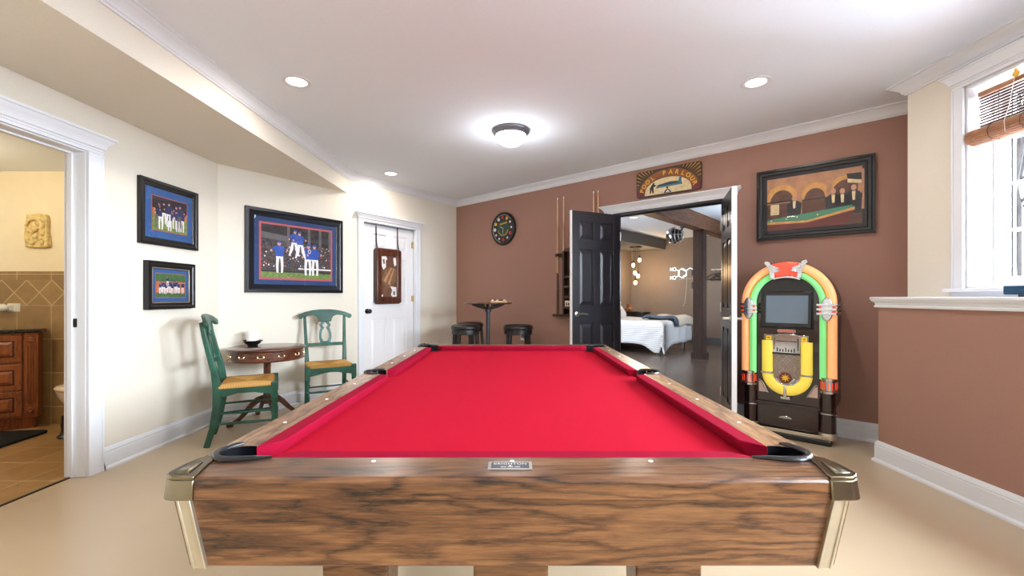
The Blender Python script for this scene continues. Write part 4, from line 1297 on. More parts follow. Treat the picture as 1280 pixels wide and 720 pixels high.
# game room painting: a plain stand-in with arches and a green table
def arcs_print(p, W, Hh, y):
    # 0 tan 1 ochre 2 brown 3 maroon 4 teal 5 suit 6 cream 7 skin 8 dark
    p.box(-W, W, -y, -y + .001, -Hh, Hh, 0)
    p.flat([(-W, -Hh), (W, -Hh), (W, Hh * .02), (-W, Hh * .02)], -y - .0003, 2)
    for cx, r, c in ((-.66, .39, 1), (-.66, .27, 2), (.06, .34, 1), (.06, .22, 2), (.70, .40, 1), (.70, .31, 2)):
        pts = [(max(-W, min(W, W * cx + r * W * math.cos(R(a)))), Hh * .05 + r * W * 1.22 * math.sin(R(a))) for a in range(0, 181, 12)]
        p.flat(pts, -y - .0004 - .0003 * (c == 2), c)
    for x in (-.27, .36, .98):
        p.flat([(W * x - .02, -Hh * .5), (W * x + .02, -Hh * .5), (W * x + .02, Hh * .9), (W * x - .02, Hh * .9)], -y - .001, 0)
    p.flat([(-W, Hh * .06), (-W * .35, Hh * .06), (-W * .35, Hh * .12), (-W, Hh * .12)], -y - .0012, 5)
    p.flat([(-W * .2, Hh * .02), (W * .3, Hh * .02), (W * .3, Hh * .07), (-W * .2, Hh * .07)], -y - .0012, 5)
    p.flat([(-W * .92, -Hh * .4), (-W * .72, -Hh * .4), (-W * .72, Hh * .0), (-W * .92, Hh * .0)], -y - .0012, 6)
    p.flat([(W * .72, Hh * .62), (W * .99, Hh * .52), (W * .99, Hh * .40), (W * .72, Hh * .48)], -y - .0016, 6)
    p.flat([(W * .70, Hh * .80), (W * .99, Hh * .78), (W * .99, Hh * .52), (W * .72, Hh * .62)], -y - .0014, 8)
    for x, s, c in ((-.38, .80, 5), (.44, .88, 5), (.62, .84, 8), (.84, .92, 5)):
        z = -Hh * .62
        p.flat([(W * x - .045, z), (W * x + .045, z), (W * x + .055, z + s * Hh * .72), (W * x + .02, z + s * Hh * .86), (W * x - .02, z + s * Hh * .86), (W * x - .055, z + s * Hh * .72)], -y - .0018, c)
        p.flat(ell(W * x, z + s * Hh * .98, .018, .024, 10), -y - .0020, 7)
        p.flat([(W * x - .008, z + s * Hh * .5), (W * x + .008, z + s * Hh * .5), (W * x + .012, z + s * Hh * .84), (W * x - .012, z + s * Hh * .84)], -y - .0022, 6)
    p.flat([(-W, -Hh * .58), (W * .8, -Hh * .32), (W * .86, -Hh * .40), (-W * .1, -Hh * .72), (-W, -Hh * .66)], -y - .0026, 4)
    p.flat([(-W, -Hh * .66), (-W * .1, -Hh * .72), (W * .86, -Hh * .40), (W * .86, -Hh * .50), (-W * .1, -Hh * .80), (-W, -Hh * .76)], -y - .0028, 1)
    p.flat([(-W, -Hh * .76), (-W * .1, -Hh * .80), (W * .86, -Hh * .50), (W * .7, -Hh), (-W, -Hh)], -y - .0030, 3)
    for x, z in ((-.9, -.62), (-.55, -.6), (-.32, -.56), (.12, -.55)):
        p.flat(ell(W * x, Hh * z, .007, .007, 8), -y - .0032, 6)
    return ['p_tan', 'p_ochre', 'p_brown', 'p_maroon', 'p_teal', 'p_suit', 'p_cream', 'p_skin', 'p_dark']
frame('framed_painting', 'wide black framed painting of an arched billiard hall above the jukebox', onB(4.614, 1.967, 0.002), TB, 0.835, 0.622, 0.052, 0.036, 'frame_black', [('mat_black', 0.034)], arcs_print, 0)

# ------------------------------------------------------------------ arched sign over the double doors
sg = thing('wall_sign', 'wooden arched POOL PARLOUR sign above the double doors', 'sign', onB(3.360, 2.356, 0.002), TB)
w, h = 0.69, 0.282
m = MB(); m.slab(rrect(-w / 2, w / 2, -h / 2, h / 2, 0.030), -0.016, 0); m.build('board', 'sign_dark', sg, bevel=0.003)
m = MB()
rim = [(-.315, -.118)] + [(0.325 * math.cos(R(a)) , -.118 + .245 * math.sin(R(a))) for a in range(176, 3, -8)] + [(.315, -.118)]
m.slab(rim, -0.0175, -0.016)
m.build('arch_band', 'sign_brown', sg, smooth=False)
for sx in (-1, 1):
    m = MB(); m.slab([(sx * x, z) for x, z in ((.245, -.128), (.335, -.128), (.335, -.06), (.31, -.045), (.245, -.060))], -0.0182, -0.016); m.build('corner_panel', 'sign_red', sg, smooth=False)
    m = MB()
    for ex, ez in ((.17, .134), (.21, .134), (.25, .134), (.29, .134), (.325, .125), (.338, .09), (.338, .05), (.338, .01)):
        e = (ex / .325) ** 2 + ((ez + .118) / .245) ** 2
        k = min(1.0, math.sqrt(1.08 / e))
        bx_, bz_ = ex * k, -.118 + (ez + .118) * k
        nx_, nz_ = -(ez + .118), ex
        ln = math.hypot(nx_, nz_); nx_, nz_ = nx_ / ln * .004, nz_ / ln * .004
        if k < .99:
            m.flat([(sx * bx_, bz_), (sx * (ex + nx_), ez + nz_), (sx * (ex - nx_), ez - nz_)], -0.0165)
    m.build('corner_rays', 'gold', sg, smooth=False)
m = MB()
scr = [(-.248, -.126)] + [(0.250 * math.cos(R(a)), -.126 + .165 * math.sin(R(a)) ** .8) for a in range(175, 4, -8)] + [(.248, -.126)]
m.slab(scr, -0.0188, -0.016); m.build('scene_panel', 'p_cream', sg, smooth=False)
m = MB(); y = -.0192
m.flat([(-.115, -.045), (.145, -.040), (.150, -.022), (.03, -.012), (-.10, -.028)], y, 0)
m.flat([(-.13, -.062), (.16, -.058), (.15, -.040), (-.115, -.045)], y - .0002, 1)
m.flat([(-.012, -.062), (.008, -.062), (.012, -.075), (-.016, -.075)], y - .0002, 2)
m.flat([(-.192, -.105), (-.176, -.105), (-.172, -.068), (-.160, -.105), (-.146, -.105), (-.15, -.045), (-.118, -.036), (-.116, -.030), (-.142, -.020), (-.138, -.004), (-.150, .004), (-.158, -.006), (-.176, -.030), (-.19, -.05)], y - .0004, 2)
m.flat([(.118, -.058), (.140, -.058), (.146, -.02), (.150, .010), (.136, .026), (.124, .012), (.112, -.02), (.108, -.036), (.124, -.034)], y - .0004, 1)
m.flat([(-.04, -.124), (.045, -.124), (.022, -.094), (.012, -.090), (.0, -.072), (-.010, -.090), (-.022, -.094)], y - .0003, 0)
m.flat([(-.02, -.118), (.026, -.118), (.004, -.092)], y - .0005, 3)
m.build('scene_figures', ['steel_dark', 'p_steel', 'p_suit', 'p_white'], sg, smooth=False)
lt = MB()
word = 'POOL PARLOUR'
for i, ch in enumerate(word):
    if ch == ' ': continue
    a = R(166 - i * 152 / (len(word) - 1))
    px_, pz_ = 0.268 * math.cos(a), -.118 + .186 * math.sin(a)
    tilt = math.atan2(math.cos(a) * .9, math.sin(a)) * -1
    v, f = text_mesh(ch, 0.062, bold=0.0022)
    ct, st_ = math.cos(tilt), math.sin(tilt)
    lt.add([(px_ + x * ct - z * st_, -0.0185, pz_ + x * st_ + z * ct) for x, z, _ in v], f)
lt.build('lettering', 'gold', sg, smooth=False)

# ------------------------------------------------------------------ wall clock with ball numerals
ck = thing('wall_clock', 'round black billiard clock on the brown wall above the pub table', 'clock', onB(1.020, 2.099, 0.002), TB)
m = MB(); m.lathe([(0, 0), (0.222, 0), (0.232, 0.012), (0.228, 0.030), (0.214, 0.038), (0.200, 0.034), (0.196, 0.022), (0, 0.022)], seg=56, axis='Y'); m.build('case', 'black_plastic', ck)
m = MB(); m.lathe([(0, 0.0225), (0.196, 0.0225), (0.196, 0.0235), (0, 0.0235)], seg=56, axis='Y', m=0)
m.lathe([(0, 0.0236), (0.118, 0.0236), (0.118, 0.0242), (0, 0.0242)], seg=40, axis='Y', m=1)
m.build('dial', [mat('clock_face_black', rgb(14, 16, 16), 0.4), mat('clock_face_green', rgb(18, 58, 40), 0.4)], ck)
m = MB(); m.tube([(0.190 * math.cos(R(a)), -0.027, 0.190 * math.sin(R(a))) for a in range(40, 260, 8)], 0.0035, 6); m.build('silver_ring', 'steel', ck)
cols = ['gold', 'p_white', 'p_white', 'p_red', 'p_white', 'p_red', 'p_white', 'p_white', 'p_white', 'gold', 'p_white', 'p_red']
for k in range(12):
    a = R(62 - 30 * k)
    big = k in (0, 3, 5, 9, 11, 10, 8)
    b = MB(); b.ball((0.156 * math.cos(a), -0.026, 0.156 * math.sin(a)), 0.024 if big else 0.016, sc=(1, .35, 1), seg=14, rings=8)
    b.build('ball_numeral', cols[k], ck)
m = MB()
for k in range(9):
    x = -.062 + k * .0155
    m.flat([(x, .052 + .002 * k), (x + .010, .052 + .002 * k), (x + .012, .076 + .002 * k), (x + .003, .076 + .002 * k)], -.0246)
for a in range(195, 345, 9):
    q, r = R(a), R(a + 5)
    m.flat([(.086 * math.cos(q), .086 * math.sin(q)), (.102 * math.cos(q), .102 * math.sin(q)), (.102 * math.cos(r), .102 * math.sin(r)), (.086 * math.cos(r), .086 * math.sin(r))], -.0246)
m.build('gold_lettering', 'gold', ck, smooth=False)
m = MB(); m.bar([(0, -.029, -.02), (0, -.029, -.075)], .007, .002, (0, 1, 0)); m.bar([(-.01, -.030, .01), (-.055, -.030, .03)], .008, .002, (0, 1, 0)); m.lathe([(0, .024), (.008, .024), (.008, .032), (0, .032)], seg=12, axis='Y')
m.build('hands', 'steel', ck)
# ------------------------------------------------------------------ board hung over the white door
hb = thing('hanging_display_case', 'brown framed display case hanging on two black straps over the white door', 'wall decor', onL(1.983, 1.412, -0.0195), TL)
w, h = 0.425, 0.715
m = MB()
for r0, y0, y1 in ((0.0, -0.045, 0.0),):
    o_ = rrect(-w / 2, w / 2, -h / 2, h / 2, 0.045); m.slab(o_, y0, y1)
m.build('back_box', 'rack_wood', hb, bevel=0.008)
m = MB()
for a, b, c, d in ((-w / 2 + .012, -w / 2 + .085, -h / 2 + .012, h / 2 - .012), (w / 2 - .085, w / 2 - .012, -h / 2 + .012, h / 2 - .012)):
    m.slab(rrect(a, b, c, d, .02), -0.062, -0.040)
m.slab(rrect(-w / 2 + .03, w / 2 - .03, h / 2 - .092, h / 2 - .012, .02), -0.060, -0.040)
m.slab(rrect(-w / 2 + .03, w / 2 - .03, -h / 2 + .012, -h / 2 + .092, .02), -0.060, -0.040)
m.build('frame', 'mahog_z', hb, label='reddish brown rounded frame', bevel=0.008)
m = MB(); m.box(-.132, .132, -.048, -.044, -.272, .272, 0)
m.flat([(-.13, -.06), (-.06, .09), (.02, .12), (.12, .10), (.125, -.04), (.06, -.14), (-.06, -.16)], -.0486, 1)
m.flat([(-.09, -.05), (.03, .11), (.05, .11), (-.06, -.09)], -.0490, 2)
m.flat([(-.02, -.09), (.07, .10), (.085, .10), (.01, -.12)], -.0490, 2)
for pts in (((-.12, .25), (-.05, .255), (-.03, .22), (-.055, .20), (-.05, .12), (-.09, .08), (-.12, .13)), ((.07, .24), (.11, .245), (.12, .16), (.09, .13), (.075, .18)), ((.02, -.13), (.12, -.14), (.125, -.26), (.06, -.27), (.03, -.24), (.05, -.18)), ((-.125, -.24), (-.10, -.235), (-.10, -.262), (-.125, -.262))):
    m.flat(pts, -.0488, 3)
m.flat([(-.105, .21), (-.075, .22), (-.07, .16), (-.09, .15)], -.0492, 0)
m.flat([(.065, -.20), (.095, -.19), (.10, -.24), (.075, -.245)], -.0492, 0)
for k in range(7):
    x = -.09 + .03 * k
    m.flat([(x, -.26), (x + .012, -.26), (x + .02, -.17 + .01 * (k % 3)), (x + .008, -.17)], -.0487, 1)
m.build('picture_panel', ['p_brown', 'p_glove', 'p_tan', 'p_white'], hb, smooth=False)
for sx in (-.172, .180):
    m = MB(); m.bar([(sx, -.030, .34), (sx, -.008, .44), (sx, -.003, .66)], .017, .003, (0, 1, 0))
    m.build('strap', 'black_plastic', hb, label='flat black strap', smooth=False)

# ------------------------------------------------------------------ cue rack and cues
rk = thing('cue_rack', 'dark wooden cue rack half hidden behind the open black door', 'cue rack', onB(2.27, 0.9, 0.002), TB)
m = MB()
m.box(-.355, .355, -.075, 0, 0, .022); m.box(-.355, .355, -.075, -.068, .022, .034)
m.build('base_shelf', 'rack_wood', rk, bevel=.004)
for sx in (-1, 1):
    m = MB(); m.box(sx * .20, sx * .345, -.030, 0, .745, .79)
    for q in (.235, .305): m.lathe([(.016, 0), (.022, .004), (.022, .022), (.016, .026)], (sx * q, -.060, .755), 12, axis='Z')
    m.build('cue_clip', 'rack_wood', rk, bevel=.004)
m = MB()
m.box(-.20, -.172, -.085, 0, .02, .80); m.box(.172, .20, -.085, 0, .02, .80)
m.slab([(-.20, .80), (.20, .80), (.15, .835), (.06, .85), (-.06, .85), (-.15, .835)], -.085, 0)
m.box(-.20, .20, -.012, 0, .02, .82)
m.build('cabinet_sides', 'rack_wood', rk, bevel=.003)
for z in (.10, .23, .355, .475):
    m = MB(); m.box(-.172, .172, -.08, -.012, z, z + .016); m.box(-.172, .172, -.085, -.080, z, z + .03); m.build('ball_shelf', 'rack_wood', rk, bevel=.002)
m = MB(); m.bar([(-.15, -.045, .495), (0, -.045, .79)], .016, .012, (0, 1, 0)); m.bar([(.15, -.045, .495), (0, -.045, .79)], .016, .012, (0, 1, 0)); m.bar([(-.155, -.045, .50), (.155, -.045, .50)], .016, .012, (0, 1, 0))
tri = tag(m.build('ball_triangle', 'black_plastic'), 'black ball triangle standing on the top shelf of the cue rack', 'ball rack', loc=onB(2.27, 0.9, 0.002), rz=TB)
m = MB(); m.box(-.168, -.08, -.075, -.02, .116, .20); bx1 = m.build('chalk_box', 'cream_box', bevel=.003)
tag(bx1, 'small cream card box on the lowest shelf of the cue rack', 'box', loc=onB(2.27, 0.9, 0.002), rz=TB)
m = MB()
for a, b in ((-.15, -.13), (-.12, -.10)): m.box(a, b, -.0756, -.075, .14, .175)
m.build('printed_mark', 'p_brown', bx1, smooth=False)
def make_cue():
    t = thing('pool_cue', 'x', 'pool cue')
    m = MB(); m.lathe([(.0105, .52), (.0100, .70), (.0080, 1.10), (.0065, 1.435)], seg=12, cap=True); m.build('shaft', 'cue_light', t)
    m = MB(); m.lathe([(.010, 0), (.0145, .004), (.0150, .10), (.0125, .40), (.0108, .52)], seg=12); m.build('butt', 'cue_butt', t)
    m = MB(); m.lathe([(.0066, 1.435), (.0068, 1.450), (.0064, 1.458), (.002, 1.460)], seg=12); m.build('tip', 'pearl', t)
    return t
cue = make_cue()
for i, (s, lab) in enumerate(((1.968, 'pale pool cue at the left end of the rack, farthest from the black door'), (2.061, 'pale pool cue second from the left end of the rack'), (2.488, 'pool cue whose tip rises above the black door, left one of that pair'), (2.549, 'pool cue whose tip rises above the black door, right one of that pair'))):
    c = cue if i == 0 else copy_tree(cue)
    c.location = onB(s, 0.923, 0.040 + 0.002); c.rotation_euler = (0, 0, TB)
    c['label'] = lab; c['group'] = 'cues standing in the rack'

# ------------------------------------------------------------------ pub table, stools, tray
PT = (-0.30, 5.50)
pb = thing('pub_table', 'tall round pub table with thin dark top and single post in the far corner', 'table', (PT[0], PT[1], 0))
m = MB(); m.lathe([(0, 1.058), (.295, 1.058), (.300, 1.064), (.300, 1.072), (.296, 1.076), (0, 1.076)], seg=56); m.build('table_top', 'mahog', pb, angle=60)
m = MB(); m.lathe([(.026, .03), (.026, .985)], seg=24); m.lathe([(.036, .955), (.040, .96), (.040, .99), (.03, 1.0)], seg=24); m.build('post', 'steel_dark', pb)
for a in (0, 90):
    m = MB()
    for s in (-1, 1):
        m.slab([(s * .018, .985), (s * .06, .994), (s * .13, 1.012), (s * .19, 1.038), (s * .215, 1.058), (s * .045, 1.058), (s * .038, 1.032), (s * .022, 1.016), (s * .0, 1.010), (s * 0, .985)], -.012, .012)
    if a:
        m.v = [(-y, x, z) for x, y, z in m.v]
    m.build('bracket', 'black_plastic', pb, bevel=.002)
m = MB(); m.lathe([(.27, 0), (.275, .006), (.24, .018), (.06, .030), (.035, .045), (.03, .06)], seg=40); m.build('base', 'steel_dark', pb)

def make_stool(label, loc, rz):
    t = thing('bar_stool', label, 'stool', loc, rz, 'black bar stools round the pub table')
    m = MB(); m.lathe([(0, .752), (.168, .752), (.178, .760), (.180, .778), (.174, .796), (.150, .810), (.08, .816), (0, .818)], seg=40); m.build('seat_cushion', 'leather', t, angle=60)
    m = MB(); m.lathe([(0, .695), (.166, .695), (.170, .700), (.170, .752), (0, .752)], seg=40); m.build('seat_ring', 'black_wood', t)
    for k in range(4):
        a = R(45 + 90 * k)
        m = MB(); m.bar([(.205 * math.cos(a), .205 * math.sin(a), 0), (.175 * math.cos(a), .175 * math.sin(a), .40), (.150 * math.cos(a), .150 * math.sin(a), .735)], [.030, .034, .038], [.030, .034, .038], (-math.sin(a), math.cos(a), 0)); m.build('leg', 'black_wood', t, bevel=.003)
    m = MB(); m.tube([(.182 * math.cos(R(q)), .182 * math.sin(R(q)), .26) for q in range(0, 360, 12)], .009, 8, closed=True); m.build('foot_ring', 'steel_dark', t)
    return t
make_stool('black bar stool left of the pub table, front one of the pair', (-.564, 5.35, 0), R(20))
make_stool('black bar stool left of the pub table, rear one tucked behind the other', (-.558, 5.83, 0), R(50))
make_stool('black bar stool standing alone right of the pub table', (.075, 5.33, 0), R(5))

ty = thing('wooden_tray', 'small pale wooden tray on the pub table', 'tray', (-.165, 5.44, 1.076), R(8))
m = MB(); m.box(-.10, .10, -.06, .06, 0, .006); m.box(-.10, .10, -.06, -.052, .006, .022); m.box(-.10, .10, .052, .06, .006, .022); m.box(-.10, -.092, -.06, .06, .006, .022); m.box(.092, .10, -.06, .06, .006, .022)
m.build('tray_body', 'tray_wood', ty, bevel=.002)
gpos = [(-.075, .0, 1, 0), (-.045, -.02, 0, 20), (-.015, .01, 1, 40), (.012, -.02, 0, 10), (.040, .005, 0, 60), (.068, -.01, 1, 30), (-.05, .028, 0, 0), (.045, .03, 1, 15)]
rt = R(8)
for k, (x, y, wh, a) in enumerate(gpos):
    m = MB(); m.box(-.013, .013, -.013, .013, 0, .030)
    gx, gy = -.165 + x * math.cos(rt) - y * math.sin(rt), 5.44 + x * math.sin(rt) + y * math.cos(rt)
    o = m.build('game_piece', 'white_plastic' if wh else 'black_plastic', bevel=.004)
    tag(o, ('white' if wh else 'black') + ' game piece lying in the wooden tray on the pub table', 'game piece', 'white pieces in the tray' if wh else 'black pieces in the tray', (gx, gy, 1.0825), R(a))
ot = thing('wall_outlet', 'white outlet plate low on the brown wall behind the lone bar stool', 'outlet', onB(1.382, .605, .001), TB)
m = MB(); m.slab(rrect(-.057, .057, -.045, .045, .006), -.006, 0); m.build('cover_plate', 'white_plastic', ot, bevel=.002)
m = MB(); m.tube([(.033 * math.cos(R(q)), -.012, .033 * math.sin(R(q)) - .004) for q in range(-60, 200, 13)], .008, 8); m.build('cable_loop', 'steel_dark', ot)
m = MB(); m.ball((0, -.012, 0), .016, sc=(1, .6, 1)); m.build('socket', 'p_grey', ot)

# ------------------------------------------------------------------ jukebox
jk = thing('jukebox', 'arched jukebox with orange, green and yellow light tubes against the brown wall', 'jukebox', onB(4.49, 0, 0.035), TB)
def archpath(r, zc, zb, x0=0, n=24):
    return [(x0 - r, zb), ] + [(x0 + r * math.cos(R(180 - 180 * k / n)), zc + r * math.sin(R(180 - 180 * k / n))) for k in range(n + 1)] + [(x0 + r, zb)]
ZC = 1.098
m = MB(); m.slab(archpath(.322, ZC, .30, n=40), -.285, 0); m.build('cabinet', 'juke_side', jk, angle=30)
m = MB(); m.slab([(-.28, .045), (.28, .045), (.28, .305), (-.28, .305)], -.285, 0); m.build('base_cabinet', 'juke_body', jk, bevel=.006)
m = MB(); m.slab(archpath(.318, ZC, .245, n=40), -.300, -.284)
# cut-out is modelled as a separate dark hood in front
m.build('front_panel', 'juke_body', jk, angle=30)
m = MB(); m.box(-.30, .30, -.355, -.01, 0, .045); m.build('plinth', 'black_plastic', jk, bevel=.01)
m = MB(); m.box(-.272, .272, -.3455, -.338, .045, .072); m.box(.29, .2975, -.30, -.02, .045, .072); m.box(-.2975, -.29, -.30, -.02, .045, .072)
for sx in (-1, 1):
    m.lathe([(.061, .044), (.063, .048), (.063, .092), (.061, .096)], (sx * .268, -.292, 0), 28)
m.build('plinth_band', 'alum', jk, bevel=.002)
# tubes
def tube_on(r, rad, name, mt, lab, z0=.51, y=-.325):
    m = MB(); m.tube([(x, y, z) for x, z in archpath(r, ZC, z0, n=40)], rad, 16)
    m.v = [(x, y + (yy - y) * .8, z) for x, yy, z in m.v]
    return m.build(name, mt, jk, label=lab, angle=80)
tube_on(.300, .033, 'outer_light_tube', 't_orange', 'orange light tube')
tube_on(.246, .027, 'inner_light_tube', 't_green', 'green light tube')
m = MB(); m.tube([(x, -.345, z) for x, z in archpath(.2705, ZC, .51, n=40)], .004, 8); m.build('pinstripe', 'pinstripe', jk, label='thin gold line between the tubes')
# crown ornament
m = MB(); pts = [(-.085, 1.322)] + [(.318 * math.cos(R(a)), ZC + .012 + .318 * math.sin(R(a))) for a in range(109, 70, -4)] + [(.085, 1.322)] + [(.215 * math.cos(R(a)), ZC + .215 * math.sin(R(a))) for a in range(68, 113, 6)]
m.slab(pts, -.372, -.30); orn = m.build('crown_ornament', 't_red', jk, label='red orange crown piece', bevel=.012, seg=3)
for sx in (-1, 1):
    m = MB()
    m.slab([(sx * x, z) for x, z in ((.075, 1.292), (.108, 1.300), (.112, 1.345), (.122, 1.385), (.150, 1.420), (.142, 1.440), (.112, 1.432), (.096, 1.395), (.084, 1.350))], -.378, -.31)
    for k in range(4):
        m.bar([(sx * (.100 + .004 * k), -.380, 1.350 + .018 * k), (sx * (.060 - .004 * k), -.382, 1.352 + .008 * k), (sx * (.034 + .006 * k), -.378, 1.358 + .004 * k)], [.016, .012, .004], .008, (0, 1, 0))
    m.build('chrome_wing', 'chrome', jk, label='chrome wing', bevel=.003)
m = MB(); m.bar([(.232 * math.cos(R(a)), -.372, ZC - .002 + .210 * math.sin(R(a))) for a in range(64, 117, 6)], .014, .016, (0, 1, 0)); m.build('chrome_bar', 'chrome', jk, bevel=.003)
# side clamps
for sx in (-1, 1):
    m = MB(); m.slab([(sx * (.272 + a), 1.052 + b) for a, b in ell(0, 0, .040, .092, 20)], -.372, -.30); cl = m.build('side_clamp', 'chrome', jk, label='chrome side clamp', bevel=.006)
    for dz in (-.034, 0, .034):
        b = MB(); b.box(sx * .205, sx * (.335 if sx > 0 else .322), -.376, -.352, 1.042 + dz, 1.062 + dz); b.box(sx * .321, sx * .337, -.36, -.02, 1.042 + dz, 1.062 + dz) if sx > 0 else b.box(sx * .321, sx * .337, -.36, -.02, 1.042 + dz, 1.062 + dz)
        b.build('chrome_bar', 'chrome', cl, bevel=.003)
    for dz in (-.017, .017):
        b = MB(); b.box(sx * .222, sx * .262, -.3715, -.36, 1.043 + dz, 1.061 + dz); b.box(sx * .284, sx * .325, -.3715, -.36, 1.043 + dz, 1.061 + dz); b.build('red_insert', 't_red', cl, label='red glowing insert', smooth=False)
# cups and columns
for sx in (-1, 1):
    cx = sx * .279
    m = MB(); m.lathe([(.050, .402), (.058, .406), (.058, .422), (.050, .428), (.050, .500), (.058, .504), (.058, .520), (.050, .526), (.0, .526)], (cx, -.312, 0), 28); cp = m.build('tube_cup', 'chrome', jk, label='chrome cup')
    for k in range(7):
        a = R(-180 + 30 * k)
        b = MB(); b.box(-.0045, .0045, -.003, .003, .436, .492)
        b.v = [(cx + .052 * math.cos(a) + x * -math.sin(a) + y * math.cos(a), -.312 + .052 * math.sin(a) + x * math.cos(a) + y * math.sin(a), z) for x, y, z in b.v]
        b.build('red_insert', 't_red', cp, label='red insert in chrome cup', smooth=False)
    m = MB(); m.lathe([(.056, .05), (.056, .235), (.062, .240), (.062, .252), (.054, .258), (.054, .402)], (sx * .268, -.292, 0), 28); m.build('column', 'juke_body', jk)
    m = MB(); m.lathe([(.0625, .241), (.0632, .243), (.0632, .250), (.0625, .252)], (sx * .268, -.292, 0), 28); m.build('chrome_ring', 'chrome', jk)
# lower door
m = MB(); m.box(-.215, .215, -.318, -.284, .072, .262); m.box(-.225, .225, -.326, -.284, .262, .278)
for a, b, c, d in ((-.212, -.205, .08, .25), (.205, .212, .08, .25), (-.212, .212, .243, .25), (-.212, .212, .08, .087)): m.box(a, b, -.322, -.317, c, d)
dr = m.build('lower_door', 'juke_body', jk, bevel=.003)
m = MB(); m.slab([(.048 * math.cos(R(a)) - .010, .158 + .022 * math.sin(R(a))) for a in range(180, -1, -15)], -.332, -.318); 
for k in range(5): m.bar([(-.045 + .018 * k, -.334, .160), (-.036 + .012 * k, -.334, .178)], .004, .004, (0, 1, 0))
m.build('handle', 'chrome', dr, label='fan shaped chrome handle', bevel=.002)
m = MB(); m.ball((-.176, -.320, .135), .004); m.build('lock', 'chrome', dr)
# screen in its dark hood
m = MB(); hood = [(-.192, .880), (.182, .880), (.182, 1.235)] + [(-.005 + .187 * math.cos(R(a)), 1.225 + .085 * math.sin(R(a))) for a in range(0, 181, 15)] + [(-.192, 1.235)]
m.slab(hood, -.304, -.299); m.build('hood', 'juke_black', jk, smooth=False)
m = MB()
o_ = [(-.168, .905), (.166, .905), (.166, 1.19), (-.168, 1.19)]
m.add([(-.175, -.306, .895), (.172, -.306, .895), (.172, -.306, 1.192), (-.175, -.306, 1.192), (-.168, -.335, .905), (.165, -.335, .905), (.165, -.312, 1.184), (-.168, -.312, 1.184)], [(4, 5, 6, 7), (0, 1, 5, 4), (1, 2, 6, 5), (2, 3, 7, 6), (3, 0, 4, 7)])
scn = m.build('screen_bezel', 'black_plastic', jk, label='black screen bezel', smooth=False)
m = MB(); m.add([(-.148, -.3350, .935), (.146, -.3350, .935), (.146, -.3165, 1.158), (-.148, -.3165, 1.158)], [(0, 1, 2, 3)]); m.build('screen', 'screen', scn, label='grey glass screen', smooth=False)
# badge
m = MB(); m.slab(rrect(-.072, .062, .852, .886, .016), -.308, -.299); bd = m.build('badge', 'chrome', jk, label='silver and red badge', bevel=.003)
m = MB()
for k in range(8): m.flat([(-.056 + k * .013, .862), (-.049 + k * .013, .862), (-.046 + k * .013, .878), (-.053 + k * .013, .878)], -.3087)
m.build('badge_mark', 't_red', bd, smooth=False)
# selector panel
m = MB(); m.slab(rrect(-.168, .148, .745, .838, .01), -.309, -.299); m.slab([(-.105, .690), (.092, .690), (.092, .835), (.05, .845), (-.05, .845), (-.105, .835)], -.318, -.299); sel = m.build('selector_panel', 'chrome', jk, label='chrome selector panel', bevel=.003)
for a, b in ((-.152, -.112), (.098, .138)):
    m = MB(); m.box(a, b, -.3112, -.309, .790, .826); lb = m.build('label_plate', 'label_yellow', sel, label='yellow label plate', smooth=False)
    m = MB(); m.box(a + .012, b - .012, -.3116, -.3112, .803, .808); m.box(a + .010, b - .010, -.3116, -.3112, .811, .814); m.build('printed_mark', 'p_brown', lb, smooth=False)
m = MB()
m.box(-.092, -.086, -.3192, -.318, .715, .812); m.box(.074, .080, -.3192, -.318, .715, .812); m.box(-.08, .068, -.3192, -.318, .783, .788)
for k in range(7): m.box(-.072 + .020 * k, -.064 + .020 * k, -.3192, -.318, .700, .722 + .010 * (k % 3 == 0))
m.build('selector_slots', 'black_plastic', sel, smooth=False)
m = MB(); m.box(-.105, .092, -.322, -.299, .678, .692); m.build('dark_ledge', 'black_plastic', jk, smooth=False)
# yellow U tube
zu = .522; xu = -.003
def U(r0, r1, z_top):
    return [(xu - r1, z_top), (xu - r0, z_top)]
m = MB()
path = [(xu - .138, -.318, .785), (xu - .138, -.318, .70), (xu - .138, -.318, .60)] + [(xu + .138 * math.cos(R(180 + 180 * k / 20)), -.318, zu + .138 * math.sin(R(180 + 180 * k / 20))) for k in range(21)] + [(xu + .138, -.318, .60), (xu + .138, -.318, .70), (xu + .138, -.318, .785)]
m.tube(path, .040, 18)
m.v = [(x, -.300 + (yy + .318) * .9, z) if False else (x, -.312 + (yy + .318) * .75, z) for x, yy, z in m.v]
m.build('yellow_light_tube', 't_yellow', jk, label='yellow U shaped light tube', angle=80)
for sx in (-1, 1):
    b = MB(); b.box(xu + sx * .138 - .042, xu + sx * .138 + .042, -.346, -.29, .515, .530); b.build('chrome_bar', 'chrome', jk, bevel=.003)
m = MB(); m.bar([(xu - .008, -.346, .425), (xu - .004, -.350, .385), (xu - .006, -.346, .338)], [.014, .020, .026], .012, (0, 1, 0)); m.box(xu - .038, xu + .030, -.350, -.30, .318, .338); m.build('chrome_strap', 'chrome', jk, label='chrome strap below the grille', bevel=.003)
